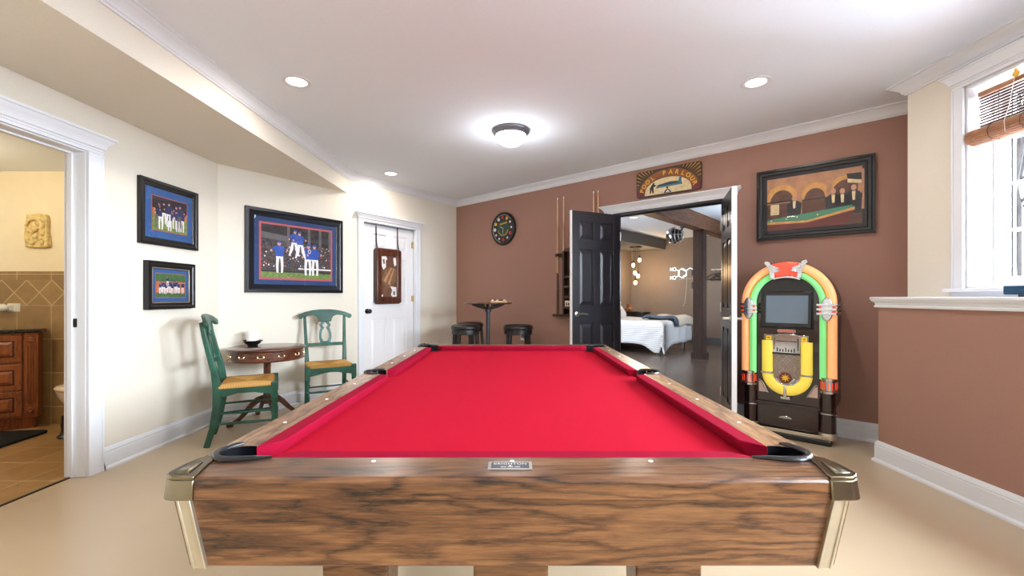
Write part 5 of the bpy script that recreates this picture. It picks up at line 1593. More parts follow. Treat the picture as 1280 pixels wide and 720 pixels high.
# grille with lattice and red star
gz = [(-.101, .682), (.095, .682), (.095, zu)] + [(xu + .098 * math.cos(R(-180 * k / 16)), zu + .098 * math.sin(R(-180 * k / 16))) for k in range(17)] + [(-.101, zu)]
m = MB(); m.slab(gz, -.304, -.299); gr = m.build('grille_cloth', 'cloth_tan', jk, smooth=False)
m = MB()
for k in range(-2, 5):
    for sgn in (-1, 1):
        pts = []
        for q in range(13):
            z = .430 + .252 * q / 12
            x = xu + sgn * (-.16 + .052 * k + .5 * (z - .43) + 1.0 * (z - .43) ** 2 * .8)
            lim = .096 if z > zu else math.sqrt(max(0, .096 ** 2 - (zu - z) ** 2))
            if abs(x - xu) < lim: pts.append((x, -.308, z))
        if len(pts) > 1: m.tube(pts, .0042, 6)
m.build('lattice', 'chrome', gr, label='chrome lattice')
m = MB()
for r, n in ((.052, 9), (.080, 13)):
    for k in range(n):
        a = R(200 + 140 * k / (n - 1))
        m.ball((xu + r * math.cos(a), -.309, .492 + r * .85 * math.sin(a)), .013, sc=(1, .5, 1), seg=8, rings=6)
m.build('scrollwork', 'chrome', gr, label='chrome scrollwork')
m = MB(); m.lathe([(0, .304), (.046, .304), (.046, .314), (.040, .318), (0, .318)], (xu - .008, 0, .488), 24, axis='Y'); em = m.build('emblem', 'p_maroon', gr, label='round red emblem')
m = MB(); m.flat([(xu - .008 + (.034 if k % 2 == 0 else .015) * math.cos(R(22.5 * k)), .488 + (.034 if k % 2 == 0 else .015) * math.sin(R(22.5 * k))) for k in range(16)], -.3186); m.build('star', 'label_yellow', em, label='gold star', smooth=False)
for sx in (-1, 1):
    m = MB(); m.slab([(sx * (.205) , .352), (sx * .205, .440), (sx * .185, .432), (sx * .140, .352)], -.306, -.299); cr = m.build('corner_inlay', 'pink_mirror', jk, label='triangular mirror inlay', smooth=False)
    m = MB(); m.tube([(sx * .210, -.309, .45), (sx * .196, -.311, .452), (sx * .180, -.311, .436), (sx * .136, -.309, .35)], .006, 8); m.build('chrome_bar', 'chrome', cr)

# ------------------------------------------------------------------ bedroom
def P(s, n, z=0.0):
    p = A + dB * s + iB * n
    return (p.x, p.y, z)
bd = thing('bed', 'bed with striped white cover seen through the double doors', 'bed', P(0, 0), TB)
m = MB(); m.box(-.46, 1.58, 3.96, 5.36, .22, .30)
m.build('bed_frame', 'black_wood', bd, bevel=.006)
for x in (-.42, 1.50):
    for y in (4.02, 5.30):
        b = MB(); b.box(x - .03, x + .03, y - .03, y + .03, 0, .22); b.build('leg', 'black_wood', bd, bevel=.003)
hb2 = MB(); hb2.box(-.53, -.47, 3.92, 5.40, .15, 1.05); hb2.build('headboard', 'black_wood', bd, bevel=.01)
m = MB(); m.box(-.46, 1.58, 3.96, 5.36, .30, .58); m.build('mattress', 'linen', bd, bevel=.04, seg=4)
# cover: a draped sheet: top, near side and foot drops, with a corner flap hanging low
def cover(name, mt, x0, x1, y0, y1, ztop, zs_side, zs_foot, t):
    nx_, ny_ = 26, 22
    us = [0.0] + [i / nx_ for i in range(1, nx_ + 1)]
    v, f, mi = [], [], []
    side, foot = 0.46, 0.46
    rows = []
    # parametric: p in [0, L] along s then down the foot; q in [0, Wd] across from the near side drop upward
    L1 = x1 - x0; W1 = y1 - y0
    NP, NQ = 40, 40
    Lp = L1 + foot; Wq = W1 + side
    rad = .07
    def fold(d):
        """arc length past the edge -> (out, down)"""
        if d <= 0: return (d, 0.0)
        q = rad * PI / 2
        if d < q:
            a = d / rad
            return (rad * math.sin(a), rad * (1 - math.cos(a)))
        return (rad, rad + d - q)
    for i in range(NP + 1):
        p = Lp * i / NP
        for j in range(NQ + 1):
            q = Wq * j / NQ
            dx, down1 = fold(p - L1 + rad * .5)
            e = q - W1
            dy, down2 = fold(e + rad * .5)
            sx = x1 - rad * .5 + dx if p > L1 - rad * .5 else x0 + p
            sy = y0 + rad * .5 - dy if e > -rad * .5 else y1 - q
            over = min(down1, down2)
            z = ztop - max(down1, down2) - over * .45
            if down2 > 0 and p < L1:
                z -= down2 * .42 * math.exp(-((L1 - p) / .26) ** 2)
            elif down1 > 0 and e < 0:
                z -= down1 * .42 * math.exp(-(e / .22) ** 2)
            if over > 0.02:
                sx += over * .16; sy -= over * .22
            rip = .012 * math.sin(p * 21 + j) * (1 if down2 > .1 else 0) + .010 * math.sin(q * 17 + 1) * (1 if down1 > .1 else 0)
            sy -= rip if down2 > .1 else 0
            sx += rip if down1 > .1 else 0
            z += .006 * math.sin(p * 7 + q * 3) + .004 * math.sin(q * 11)
            z = max(z, .035)
            v.append((sx, sy, z))
    for i in range(NP):
        for j in range(NQ):
            a = i * (NQ + 1) + j
            f.append((a, a + 1, a + NQ + 2, a + NQ + 1))
            zc_ = min(v[a][2], v[a + NQ + 2][2])
            q = Wq * (j + .5) / NQ
            mi.append(1 if (q - W1 > .02 and Lp * i / NP < L1) else 0)
    mb = MB(); mb.v, mb.f, mb.mi = v, f, mi
    o = mb.build(name, mt, bd, angle=80, label='white cover with thin grey stripes')
    s = o.modifiers.new('solid', 'SOLIDIFY'); s.thickness = .018; s.offset = 1
    return o
cover('bed_cover', ['quilt_top', 'quilt'], -.10, 1.60, 3.93, 5.39, .640, 0, 0, 0)
pl = MB(); pl.ball((0, 0, 0), 1, seg=28, rings=16)
pl.v = [(math.copysign(abs(x) ** .55, x) * .25, math.copysign(abs(y) ** .55, y) * .34, z * .085 * (1.1 - .5 * (abs(x) ** 3 + abs(y) ** 3) / 2)) for x, y, z in pl.v]
for i, (yy, lab) in enumerate(((4.32, 'white pillow standing against the headboard, near side of the bed'), (5.00, 'white pillow standing against the headboard, far side of the bed'))):
    o = pl.build('pillow', 'linen', angle=80)
    p = P(.0, yy)
    o.location = (p[0], p[1], .835); o.rotation_euler = (0, R(52), TB)
    o.rotation_mode = 'XYZ'
    tag(o, lab, 'pillow', 'pillows on the bed')
thw = MB()
# folded throw lying over the far foot corner
def throw_sheet(mb, x0, x1, y0, y1, z, m, dropx):
    nx_, ny_ = 16, 14
    v, f = [], []
    for i in range(nx_ + 1):
        for j in range(ny_ + 1):
            x = x0 + (x1 - x0) * i / nx_; y = y0 + (y1 - y0) * j / ny_
            zz = z + .012 * math.sin(x * 9 + y * 4) + .03 * math.sin(PI * j / ny_) ** .5
            v.append((x, y, zz))
    for i in range(nx_):
        for j in range(ny_):
            a = i * (ny_ + 1) + j
            f.append((a, a + ny_ + 1, a + ny_ + 2, a + 1))
    mb.add(v, f, m)
tw = thing('throw_blanket', 'cream throw blanket folded across the foot of the bed', 'blanket', P(0, 0), TB)
NPt = 26
def tpt(p, q):
    """p along the bed towards the foot and over the edge, q across"""
    x = 1.00 + p; z = .735; y = 4.30 + q * .95 + .10 * p
    edge = 1.63
    if x > edge:
        d = x - edge
        a = min(d / .10, PI / 2)
        x = edge + .10 * math.sin(a); z -= .10 * (1 - math.cos(a)) + max(0, d - .157)
    z += .018 * math.sin(q * 9 + p * 3) + .012 * math.sin(p * 12)
    if x < 1.06: z -= (1.06 - x) * .5
    return (x, y, z)
for nm, mt, q0, q1, lab in (('blanket_body', 'throw', .10, 1.0, None), ('blanket_border', 'throw_band', 0.0, .10, 'slate blue border')):
    mb = MB(); v, f = [], []
    nq = 16 if nm == 'blanket_body' else 4
    for i in range(NPt + 1):
        for j in range(nq + 1):
            v.append(tpt(.86 * i / NPt, q0 + (q1 - q0) * j / nq))
    for i in range(NPt):
        for j in range(nq):
            a = i * (nq + 1) + j
            f.append((a, a + nq + 1, a + nq + 2, a + 1))
    mb.add(v, f)
    o = mb.build(nm, mt, tw, label=lab, angle=80)
    s = o.modifiers.new('solid', 'SOLIDIFY'); s.thickness = .05; s.offset = -1
ns = thing('nightstand', 'dark nightstand beyond the bed under the pendant lamp', 'nightstand', P(.02, 5.95), TB)
m = MB(); m.box(-.34, .34, -.22, .22, .735, .765); m.build('table_top', 'black_wood', ns, bevel=.004)
m = MB(); m.box(-.32, .32, -.20, .20, .10, .735); m.build('body', 'black_wood', ns, bevel=.004)
for z in (.13, .43):
    m = MB(); m.box(-.30, .30, -.215, -.20, z, z + .27); dd = m.build('drawer', 'black_wood', ns, bevel=.004)
    m = MB(); m.ball((0, -.225, z + .135), .014); m.build('knob', 'steel', dd)
for x in (-.28, .28):
    for y in (-.16, .16):
        m = MB(); m.box(x - .02, x + .02, y - .02, y + .02, 0, .10); m.build('leg', 'black_wood', ns)
fg = MB()
p = P(-.13, 5.93)
fg.ball((0, 0, .07), .07, sc=(.95, .8, 1)); fg.ball((0, -.01, .165), .05, sc=(1, .9, 1)); fg.ball((.055, -.02, .06), .035); fg.ball((-.055, -.02, .06), .035); fg.ball((-.04, 0, .205), .018); fg.ball((.04, 0, .205), .018)
o = fg.build('figurine', 'amber', angle=80)
tag(o, 'amber brown figurine on the nightstand beside the pillow', 'figurine', loc=(p[0], p[1], .765), rz=TB)
# pendant cluster
pn = thing('pendant_lamp', 'cluster pendant lamp with five bare glowing bulbs over the nightstand', 'lamp', P(.14, 5.78, 2.40), TB)
m = MB(); m.lathe([(0, -.028), (.15, -.028), (.155, -.02), (.155, 0), (0, 0)], seg=32); m.build('canopy', 'iron', pn)
for dx, dy, drop in ((-.07, 0, .46), (.085, .02, .34), (.0, -.05, .66), (.085, -.06, .74), (-.04, .05, .90)):
    m = MB(); m.tube([(dx * .8, dy, -.02), (dx, dy, -drop + .10)], .004, 6); cdv = m.build('lamp_cord', 'iron', pn)
    m = MB(); m.lathe([(.008, -drop + .115), (.020, -drop + .105), (.020, -drop + .055), (.014, -drop + .05)], (dx, dy, 0), 14); m.build('socket', 'iron', cdv)
    m = MB(); m.ball((dx, dy, -drop), .042, sc=(1, 1, 1.25)); m.build('bulb', 'bulb', cdv, label='glowing amber bulb')
# neon molecule
nn = thing('neon_sign', 'white neon molecule sign with HO letters on the bedroom wall', 'neon sign', P(0, ND - .03), TB)
hx = [(.894, 1.877), (.997, 1.815), (.997, 1.69), (.894, 1.628), (.791, 1.69), (.791, 1.815)]
m = MB()
for k in range(6):
    a, b = hx[k], hx[(k + 1) % 6]
    m.tube([(a[0], 0, a[1]), (b[0], 0, b[1])], .0075, 8)
for k in (0, 2, 4):
    a, b = hx[k], hx[(k + 1) % 6]
    f_ = lambda p: (.894 + (p[0] - .894) * .76, 0, 1.7525 + (p[1] - 1.7525) * .76)
    m.tube([f_(a), f_(b)], .006, 8)
for pts in (((.791, 1.815), (.735, 1.848)), ((.791, 1.69), (.735, 1.655)), ((.997, 1.815), (1.09, 1.880), (1.19, 1.818), (1.26, 1.860))):
    m.tube([(x, 0, z) for x, z in pts], .007, 8)
m.build('molecule_lines', 'neon', nn, label='glowing hexagon and chain')
m = MB()
for zc_ in (1.862, 1.640):
    for a, b in (((.585, -.042), (.585, .042)), ((.632, -.042), (.632, .042)), ((.585, 0), (.632, 0))):
        m.tube([(a[0], 0, zc_ + a[1]), (b[0], 0, zc_ + b[1])], .006, 8)
    m.tube([(.690 + .036 * math.cos(R(q)), 0, zc_ + .044 * math.sin(R(q))) for q in range(0, 360, 20)], .006, 8, closed=True)
m.tube([(1.275, 0, 1.79), (1.275, 0, 1.87), (1.32, 0, 1.79), (1.32, 0, 1.87)], .006, 8)
for a, b in (((1.345, 1.79), (1.345, 1.87)), ((1.385, 1.79), (1.385, 1.87)), ((1.345, 1.83), (1.385, 1.83))): m.tube([(a[0], 0, a[1]), (b[0], 0, b[1])], .006, 8)
m.tube([(1.40, 0, 1.815), (1.415, 0, 1.82), (1.42, 0, 1.805), (1.40, 0, 1.785), (1.425, 0, 1.785)], .006, 8)
m.build('letter_tubes', 'neon', nn, label='glowing letters HO')
m = MB(); m.tube([(1.0, .02, 1.69), (.99, .025, 1.4), (.95, .025, 1.0), (.90, .025, .90)], .003, 6); m.tube([(.80, .02, 1.60), (1.0, .024, 1.605), (1.3, .02, 1.63)], .003, 6); m.build('power_cord', 'cord', nn, label='thin pale cord')
# wall hooks with hangers
hk = thing('wall_hook_rail', 'white hook rail on the bedroom wall right of the post', 'hook rail', P(1.80, ND, 1.815), TB)
m = MB(); m.box(-.20, .25, -.018, 0, -.014, .014); m.build('rail', 'white_plastic', hk, bevel=.003)
for x in (-.13, -.02, .09, .20):
    m = MB(); m.tube([(x, -.018, 0), (x, -.05, -.006), (x, -.062, -.03), (x, -.05, -.046), (x, -.04, -.036)], .006, 8); m.build('hook', 'steel', hk)
def make_hanger():
    m = MB()
    m.tube([(.018 * math.cos(R(a)), 0, -.02 + .018 * math.sin(R(a))) for a in range(160, -100, -20)] + [(0, 0, -.075)], .003, 6)
    m.tube([(0, 0, -.075), (-.06, 0, -.10), (-.15, 0, -.165), (-.20, 0, -.205), (-.195, 0, -.222), (-.15, 0, -.222), (.15, 0, -.222), (.195, 0, -.222), (.20, 0, -.205), (.15, 0, -.165), (.06, 0, -.10)], .009, 8, closed=True)
    return m.build('coat_hanger', 'black_plastic')
hang0 = make_hanger()
for i, (x, y, tilt, lab) in enumerate(((-.13, -.056, 4, 'black coat hanger on the leftmost hook, nearest the post'), (-.02, -.060, -3, 'black coat hanger second from the post'), (.09, -.058, 6, 'black coat hanger third from the post'), (.20, -.060, 32, 'black coat hanger hanging aslant on the last hook'))):
    o = hang0 if i == 0 else hang0.copy()
    if i: COL.objects.link(o)
    p = A + dB * (1.80 + x) + iB * (ND + y)
    o.location = (p.x, p.y, 1.782)
    o.rotation_euler = (0, R(tilt), TB + R(6 * i - 8))
    tag(o, lab, 'hanger', 'hangers on the hook rail')
# little boxes on the post, fan under the beam, bedroom ceiling light
for i, (z, lab) in enumerate(((1.60, 'upper small black box on the side of the timber post'), (1.36, 'lower small black box on the side of the timber post'))):
    m = MB(); m.box(-.045, 0, -.035, .035, -.06, .06); m.box(-.052, -.045, -.022, .022, -.035, .035); m.ball((-.053, 0, 0), .008)
    o = m.build('switch_box', 'black_plastic', bevel=.004)
    tag(o, lab, 'switch box', 'black boxes on the post', P(2.245, 3.91, z), TB)
fn = thing('ceiling_fan', 'small black and chrome caged fan hanging beneath the timber beam', 'fan', P(2.14, 3.25, 2.385), TB)
m = MB(); m.lathe([(0, -.02), (.05, -.02), (.05, 0), (0, 0)], (.14, 0, -.006), 18); m.tube([(.14, 0, -.02), (.12, 0, -.06), (.04, 0, -.08)], .014, 8); m.build('bracket', 'iron', fn)
m = MB(); m.ball((.02, 0, -.15), .115, seg=20, rings=12); m.build('motor', 'iron', fn, angle=80)
m = MB(); m.lathe([(.150, -.02), (.146, -.06), (.120, -.105), (.075, -.138), (.03, -.150), (0, -.152)], (0, 0, -.15), 28, axis='X', cap=False); m.build('reflector', 'chrome', fn, angle=80)
m = MB()
for x, r in ((0, .160), (.05, .150), (.10, .120), (.14, .07)):
    m.tube([(x, r * math.cos(R(a)), -.15 + r * math.sin(R(a))) for a in range(0, 360, 18)], .004, 6, closed=True)
for k in range(8):
    a = R(45 * k)
    m.tube([(x, r * math.cos(a), -.15 + r * math.sin(a)) for x, r in ((0, .160), (.05, .150), (.10, .120), (.14, .07), (.155, 0))], .003, 6)
m.build('cage', 'steel', fn)

# ------------------------------------------------------------------ bathroom
vn_o = Vector((-4.155, 3.865)); vd = Vector((.838, .545)); tv = math.atan2(vd.y, vd.x)
VN = thing('bathroom_vanity', 'cherry wood vanity with dark stone top in the bathroom', 'vanity', (vn_o.x, vn_o.y, 0), tv)
# local: x runs to the viewer's right and ends at 0, front = -y
Wv = 1.5
m = MB(); m.box(-Wv, 0, 0, .10, .10, .835); m.build('body', 'cherry', VN, bevel=.003)
m = MB(); m.box(-Wv, -.03, .03, .10, 0, .10); m.build('toe_kick', 'cherry', VN)
m = MB(); m.box(-Wv - .02, .02, -.035, .12, .835, .865); m.build('stone_top', 'granite', VN, label='dark polished stone top', bevel=.006)
m = MB(); m.box(-.085, 0, -.022, 0, .10, .835)
for k in range(4): m.box(-.070 + .017 * k, -.060 + .017 * k, -.027, -.022, .22, .72)
for z in (.165, .775): m.lathe([(.026, .022), (.026, .030), (.014, .036), (0, .032)], (-.042, 0, z), 18, axis='Y')
m.build('pilaster', 'cherry', VN, bevel=.002)
def drawer(x0, x1, z0, z1, pull=True, name='drawer'):
    m = MB(); m.box(x0, x1, -.020, 0, z0, z1)
    d = m.build(name, 'cherry', VN, bevel=.004)
    g = MB(); e = .055
    g.box(x0 + e - .012, x1 - e + .012, -.0208, -.020, z0 + e - .012, z1 - e + .012); g.build('groove', 'cherry_dark', d, smooth=False)
    g = MB(); g.prism([(x0 + e, z0 + e), (x1 - e, z0 + e), (x1 - e, z1 - e), (x0 + e, z1 - e)], 0, .010, top=[(x0 + e + .02, z0 + e + .02), (x1 - e - .02, z0 + e + .02), (x1 - e - .02, z1 - e - .02), (x0 + e + .02, z1 - e - .02)])
    g.v = [(x, -.0205 - q, z) for x, z, q in g.v]
    g.build('raised_panel', 'cherry', d, smooth=False)
    if pull:
        cx, cz = (x0 + x1) / 2, (z0 + z1) / 2
        g = MB(); g.tube([(cx - .028, -.030, cz), (cx - .02, -.05, cz), (cx + .02, -.05, cz), (cx + .028, -.030, cz)], .005, 8); g.build('pull', 'steel', d, label='small metal pull')
drawer(-.98, -.10, .585, .815, False, 'false_front'); drawer(-.42, -.10, .345, .565); drawer(-.42, -.10, .115, .330)
drawer(-.80, -.44, .115, .565, False, 'door'); drawer(-1.18, -.82, .115, .565, False, 'door')
m = MB(); m.lathe([(.014, 0), (.014, .10), (.02, .11), (.02, .14), (0, .14)], (0, 0, 0), 14); m.tube([(0, 0, .12), (0, -.06, .15), (0, -.11, .12)], .009, 8)
fc = m.build('faucet', 'steel')
tag(fc, 'metal faucet on the dark stone top at the left picture edge', 'faucet', loc=(-4.56, 3.79, .865), rz=tv)
rg = MB(); ov = rrect(-.55, .55, -.24, .24, .05, 6); rg.prism(ov, 0, .022)
o = rg.build('bath_mat', 'mat_rug', bevel=.008)
tag(o, 'black bath mat on the tiles before the vanity', 'bath mat', loc=(-4.44, 3.44, 0), rz=0.12)
tl = thing('toilet', 'ivory toilet whose bowl shows at the doorway edge', 'toilet', (-3.485, 3.68, 0), R(-90))
m = MB(); m.lathe([(0.0, .20), (.10, .20), (.15, .27), (.185, .34), (.195, .385), (.185, .392), (0, .392)], seg=32)
m.v = [(x, y * 1.2 - .03, z) for x, y, z in m.v]; m.build('bowl', 'porcelain', tl, angle=60)
m = MB(); m.prism([(-.09, -.05), (.09, -.05), (.11, .25), (-.11, .25)], 0, .22); m.build('pedestal', 'porcelain', tl, bevel=.02)
m = MB(); m.lathe([(0, .392), (.198, .392), (.204, .400), (.200, .412), (.19, .424), (.15, .430), (0, .432)], seg=36); m.v = [(x, y * 1.2 - .03, z) for x, y, z in m.v]; m.build('seat_lid', 'porcelain', tl, angle=60)
m = MB(); m.box(-.23, .23, .22, .42, .38, .76); m.box(-.24, .24, .21, .43, .76, .79); m.build('cistern', 'porcelain', tl, bevel=.012)
br = thing('toilet_brush_stand', 'slim black stand on the tiles under the toilet rim', 'brush stand', (-3.585, 3.60, 0))
br.location = (-3.645, 3.60, 0)
m = MB(); m.lathe([(.055, 0), (.060, .012), (.040, .03), (.030, .06), (.034, .10), (.030, .18), (0, .19)], seg=20); m.build('canister', 'black_plastic', br)
m = MB(); m.tube([(0, 0, .185), (0, 0, .194)], .009, 8); m.build('handle', 'black_plastic', br)
oz = 1.15 - (384.5 - 370.7) * 3.97 / 550
nl = thing('night_light', 'white plug-in night light on the bathroom wall tiles', 'night light', (-4.50, 3.978, oz))
m = MB(); m.slab(rrect(-.058, .058, -.038, .038, .005), -.006, 0); m.build('cover_plate', 'white_plastic', nl, bevel=.002)
m = MB(); m.ball((-.055, -.05, 0), .042, sc=(1.3, .9, .8)); m.box(-.05, .0, -.04, -.006, -.022, .022); m.build('lamp_body', 'white_plastic', nl, angle=80)
pq = thing('wall_plaque', 'carved cream relief plaque on the yellow bathroom wall', 'wall decor', (-4.283, 3.99, 1.745))
m = MB(); m.slab([(-.10, -.15), (.05, -.155), (.115, -.145), (.108, -.06), (.095, .0), (.10, .09), (.085, .145), (.03, .155), (-.03, .150), (-.085, .14), (-.10, .05), (-.108, -.04)], -.035, 0); m.build('slab', 'stone', pq, bevel=.008)
rnd = random.Random(4)
m = MB()
for k in range(26):
    x, z = rnd.uniform(-.075, .075), rnd.uniform(-.125, .06)
    m.ball((x, -.036, z), rnd.uniform(.014, .028), sc=(1, .5, rnd.uniform(.7, 1.4)), seg=10, rings=7)
m.ball((.0, -.042, .02), .034, sc=(1, .6, 1.1)); m.tube([(-.08, -.04, .04), (-.05, -.045, .09), (0, -.045, .10), (.05, -.045, .085), (.075, -.04, .03)], .012, 8)
m.build('relief_figures', 'stone', pq, angle=80)

# ------------------------------------------------------------------ window dressing
def inW(y, z, off=0.0): return (XW + off, y, z)
bl = thing('bamboo_blind', 'half rolled bamboo blind with gold pulley at the window', 'blind', (XW + .055, 1.85, 0), R(-90))
# local x runs towards the camera (world -y), front = -y faces the room
h0 = .77
m = MB(); m.box(-h0, h0, -.012, .012, 2.335, 2.362); m.build('head_rail', 'bamboo', bl, bevel=.004)
m = MB()
for k in range(13):
    z = 2.325 - .0165 * k
    m.box(-h0 + .004 * (k % 3), h0 - .01, -.004 + .001 * (k % 2), .003, z - .0045, z + .0045, 0)
m.build('slats', 'bamboo_dark', bl, smooth=False, label='open dark slats')
m = MB()
for k in range(22):
    a = 2 * PI * k / 22
    m.tube([(-h0 - .02, -.022 + .043 * math.cos(a), 2.095 + .043 * math.sin(a)), (h0 + .02, -.022 + .043 * math.cos(a), 2.095 + .043 * math.sin(a))], .0066, 6)
m.lathe([(.0, -h0 - .016), (.041, -h0 - .016), (.041, h0 + .016), (0, h0 + .016)], (0, -.022, 2.095), 20, axis='X')
rl = m.build('rolled_slats', 'bamboo', bl, label='rolled pale bamboo')
for x in (-.66, -.50, -.35, -.20, -.05, .10, .25, .40, .55, .70):
    m = MB(); m.tube([(x, -.022 + .052 * math.cos(R(q)), 2.095 + .052 * math.sin(R(q))) for q in range(0, 360, 20)], .0025, 5, closed=True); m.tube([(x, -.006, 2.35), (x, -.006, 2.12)], .002, 5); m.build('binding_cord', 'p_brown', bl)
for x in (-.56, .2):
    m = MB(); m.tube([(x, -.016, 2.40), (x + .006, -.018, 2.418), (x, -.018, 2.43), (x - .006, -.018, 2.418), (x, -.016, 2.40)], .0016, 5); m.lathe([(.006, 0), (.017, .003), (.010, .007), (.017, .011), (.006, .014)], (x, -.016, 2.372), 16, axis='Y'); m.box(x - .005, x + .005, -.028, -.014, 2.35, 2.40)
    pu = m.build('pulley', 'gold', bl, label='gold pulley')
    m = MB(); m.tube([(x - .004, -.024, 2.37), (x - .01, -.05, 2.20), (x - .012, -.075, 2.12), (x - .012, -.070, 2.06)], .0018, 5); m.build('pull_cord', 'cord', bl, label='white pull cord')

bk = thing('storage_case', 'dark blue flat case on the white window ledge at right edge', 'case', (XS + .10, 2.10, 1.148), R(-90))
m = MB(); m.slab(rrect(-.20, .24, .012, .058, .006), -.09, .09); cs_ = m.build('case_body', 'book_blue', bk, bevel=.004)
m = MB(); m.box(-.15, .20, -.07, .08, 0, .012); m.build('base', 'p_grey', bk, bevel=.002)
m = MB()
for k in range(5): m.flat([(-.105 + k * .013, .032), (-.096 + k * .013, .032), (-.094 + k * .013, .040), (-.103 + k * .013, .040)], -.0906)
m.tube([(-.125, -.0906, .036), (-.112, -.0906, .034), (-.106, -.0906, .036)], .0012, 4)
m.build('printed_mark', 'p_grey', cs_, smooth=False)

# ------------------------------------------------------------------ winter trees outside
struct(MB().box(3.5, 40, -25, 2.6, -.6, -.1).build('ground_snow', 'snow', smooth=False))
struct(MB().box(9.5, 40, 2.6, 40, -.6, -.1).build('ground_snow_far', 'snow', smooth=False))
def tree(x, y, hgt, seed, label):
    rnd = random.Random(seed)
    m = MB()
    def grow(p, d, L, r, depth):
        pts, rr = [p], [r]
        n = 4
        for k in range(n):
            d = (d + Vector((rnd.uniform(-.16, .16), rnd.uniform(-.16, .16), rnd.uniform(-.02, .12)))).normalized()
            p = p + d * (L / n); pts.append(p); rr.append(r * (1 - .4 * (k + 1) / n))
            if depth > 0 and (k > 0 or depth < 3):
                for q in range(3 if depth > 1 else 2):
                    e = (d + Vector((rnd.uniform(-1, 1), rnd.uniform(-1, 1), rnd.uniform(-.1, .7)))).normalized()
                    grow(p, e, L * rnd.uniform(.45, .7), rr[-1] * .55, depth - 1)
        m.tube(pts, rr, 5 if depth < 2 else 8, cap=False)
    grow(Vector((0, 0, 0)), Vector((0, 0, 1)), hgt, .020 + hgt * .006, 3)
    o = m.build('bare_tree', 'bark')
    tag(o, label, 'tree', 'bare trees outside the window', (x, y, -.12))
for i, (x, y, h_) in enumerate(((5.3, 4.62, 4.4), (6.3, 5.42, 4.8), (7.4, 6.50, 5.2), (6.9, 6.02, 4.6), (8.6, 7.50, 5.5), (5.9, 4.70, 4.0), (9.6, 8.45, 5.8))):
    tree(x, y, h_, 11 + i, 'bare brown winter tree beyond the window')

# ------------------------------------------------------------------ ceiling lamps and light
def area_disk(name, loc, size, power, col, rot=(0, 0, 0), spread=PI):
    l = bpy.data.lights.new(name, 'AREA'); l.shape = 'DISK'; l.size = size; l.energy = power; l.color = col; l.spread = spread
    o = bpy.data.objects.new(name, l); COL.objects.link(o); o.location = loc; o.rotation_euler = rot
    return o
def point(name, loc, r, power, col):
    l = bpy.data.lights.new(name, 'POINT'); l.shadow_soft_size = r; l.energy = power; l.color = col
    o = bpy.data.objects.new(name, l); COL.objects.link(o); o.location = loc
    return o
def recessed(x, y, z, label, power, col=(1, .92, .85), d=.19):
    t = thing('recessed_light', label, 'ceiling light', (x, y, z), 0, 'recessed ceiling lights')
    m = MB(); m.lathe([(d / 2, 0), (d / 2, -.004), (d / 2 - .012, -.008), (d / 2 - .028, -.004), (d / 2 - .030, -.001)], seg=40, cap=False); m.build('trim_ring', 'trim', t)
    m = MB(); m.lathe([(0, -.002), (d / 2 - .028, -.002), (d / 2 - .030, -.0005), (0, -.0005)], seg=36); m.build('lens', 'lamp_warm', t)
    area_disk('recessed_lamp', (x, y, z - .012), d - .05, power, col)
PW = 11
recessed(-1.472, 3.009, CEIL, 'recessed ceiling light over the left side of the pool table', PW)
recessed(1.674, 3.019, CEIL, 'recessed ceiling light above the jukebox side of the room', PW)
recessed(-1.449, 5.26, CEIL, 'recessed ceiling light in the far corner near the white door', PW)
recessed(-1.46, 0.75, CEIL, 'unseen fill light added in the ceiling on the left', PW * .3)  # this lamp and the next three are unseen, added as fill
recessed(1.67, 0.75, CEIL, 'unseen fill light added in the ceiling on the right', PW * .3)
recessed(-1.46, -1.5, CEIL, 'rearmost unseen fill light added in the ceiling on the left', PW * .3)
recessed(1.67, -1.5, CEIL, 'rearmost unseen fill light added in the ceiling on the right', PW * .3)
p = P(1.325, 3.29); recessed(p[0], p[1], 2.66, 'recessed ceiling light in the bedroom beside the beam', 45)
dm = thing('dome_ceiling_light', 'flush dome ceiling light with pewter ring over the pool table', 'ceiling light', (-.010, 3.893, CEIL))
m = MB(); m.lathe([(.16, 0), (.166, -.006), (.164, -.018), (.150, -.034), (.142, -.046), (.134, -.048)], seg=48, cap=False); m.build('ring', 'pewter', dm)
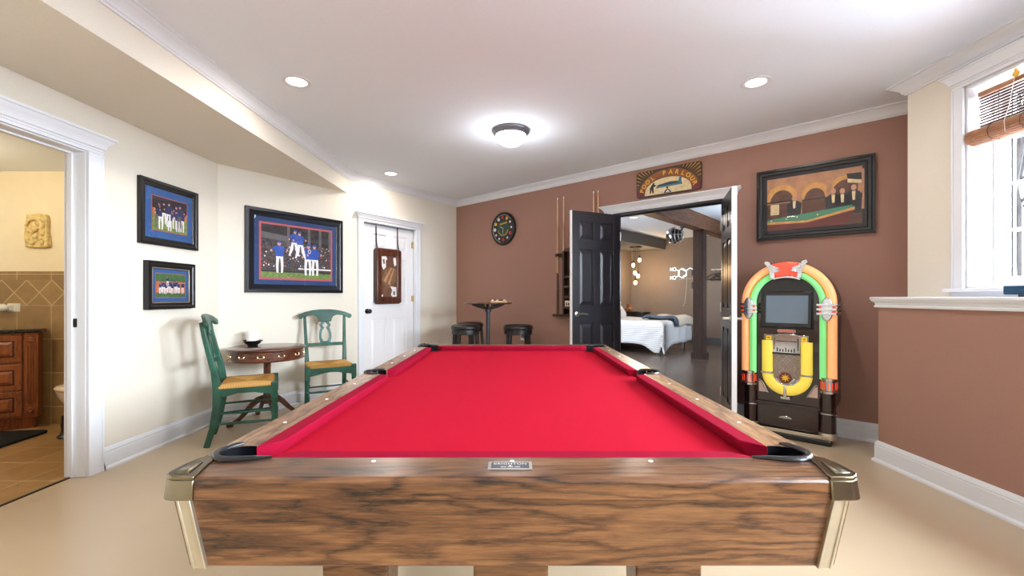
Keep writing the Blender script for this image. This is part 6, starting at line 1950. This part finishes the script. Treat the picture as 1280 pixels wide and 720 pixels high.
m = MB(); m.lathe([(.136, -.040), (.132, -.066), (.112, -.098), (.080, -.122), (.040, -.136), (0, -.140)], seg=40, cap=False); m.build('glass_bowl', 'lamp_cool', dm, label='frosted glowing bowl', angle=80)
m = MB(); m.lathe([(.0, -.158), (.007, -.154), (.009, -.146), (.005, -.138), (0, -.136)], seg=16); m.build('finial', 'pewter', dm)
point('dome_lamp', (-.010, 3.893, CEIL - .24), .11, 9, (.90, .95, 1.0))

# bathroom and bedroom lamps
point('bathroom_lamp', (-4.3, 2.9, 2.05), .10, 24, (1, .83, .58))
p = P(.16, 6.15); point('pendant_glow', (p[0], p[1], 1.75), .10, 38, (1, .68, .36))

# daylight: an overcast winter sky
w = bpy.data.worlds.new('overcast_sky'); scene.world = w; w.use_nodes = True
bg = w.node_tree.nodes['Background']
bg.inputs['Color'].default_value = (.78, .89, 1.0, 1)
bg.inputs['Strength'].default_value = 85
def portal(name, loc, rot, sx, sy):
    l = bpy.data.lights.new(name, 'AREA'); l.shape = 'RECTANGLE'; l.size = sx; l.size_y = sy
    l.cycles.is_portal = True
    o = bpy.data.objects.new(name, l); COL.objects.link(o); o.location = loc; o.rotation_euler = rot
    return o
portal('window_portal', (XW + .24, (2.647 + 1.05) / 2, 1.80), (0, R(90), 0), 1.25, 1.62)
portal('window_portal', (XW + .24, -.8, 1.80), (0, R(90), 0), 1.25, 1.82)  # portal of the added second window
p = A + dB * 4.70 + iB * 3.6
portal('window_portal', (p.x, p.y, 1.55), (0, R(90), TB), .85, 1.05)

# ------------------------------------------------------------------ camera and view
cam = bpy.data.cameras.new('camera')
co = bpy.data.objects.new('camera', cam); COL.objects.link(co)
co.location = (0, 0, H); co.rotation_euler = (R(90), 0, 0)
cam.sensor_width = 36; cam.lens = 550 / 1280 * 36
cam.shift_y = 10.7 / 1280
cam.clip_start = .05
scene.camera = co
vs = scene.view_settings
scene.display_settings.display_device = 'sRGB'
vs.view_transform = 'Standard'; vs.look = 'None'; vs.exposure = 0.0; vs.gamma = 1.0
vs.use_curve_mapping = False
scene.cycles.use_denoising = True
scene.cycles.max_bounces = 8
scene.cycles.diffuse_bounces = 5
scene.cycles.sample_clamp_indirect = 6.0
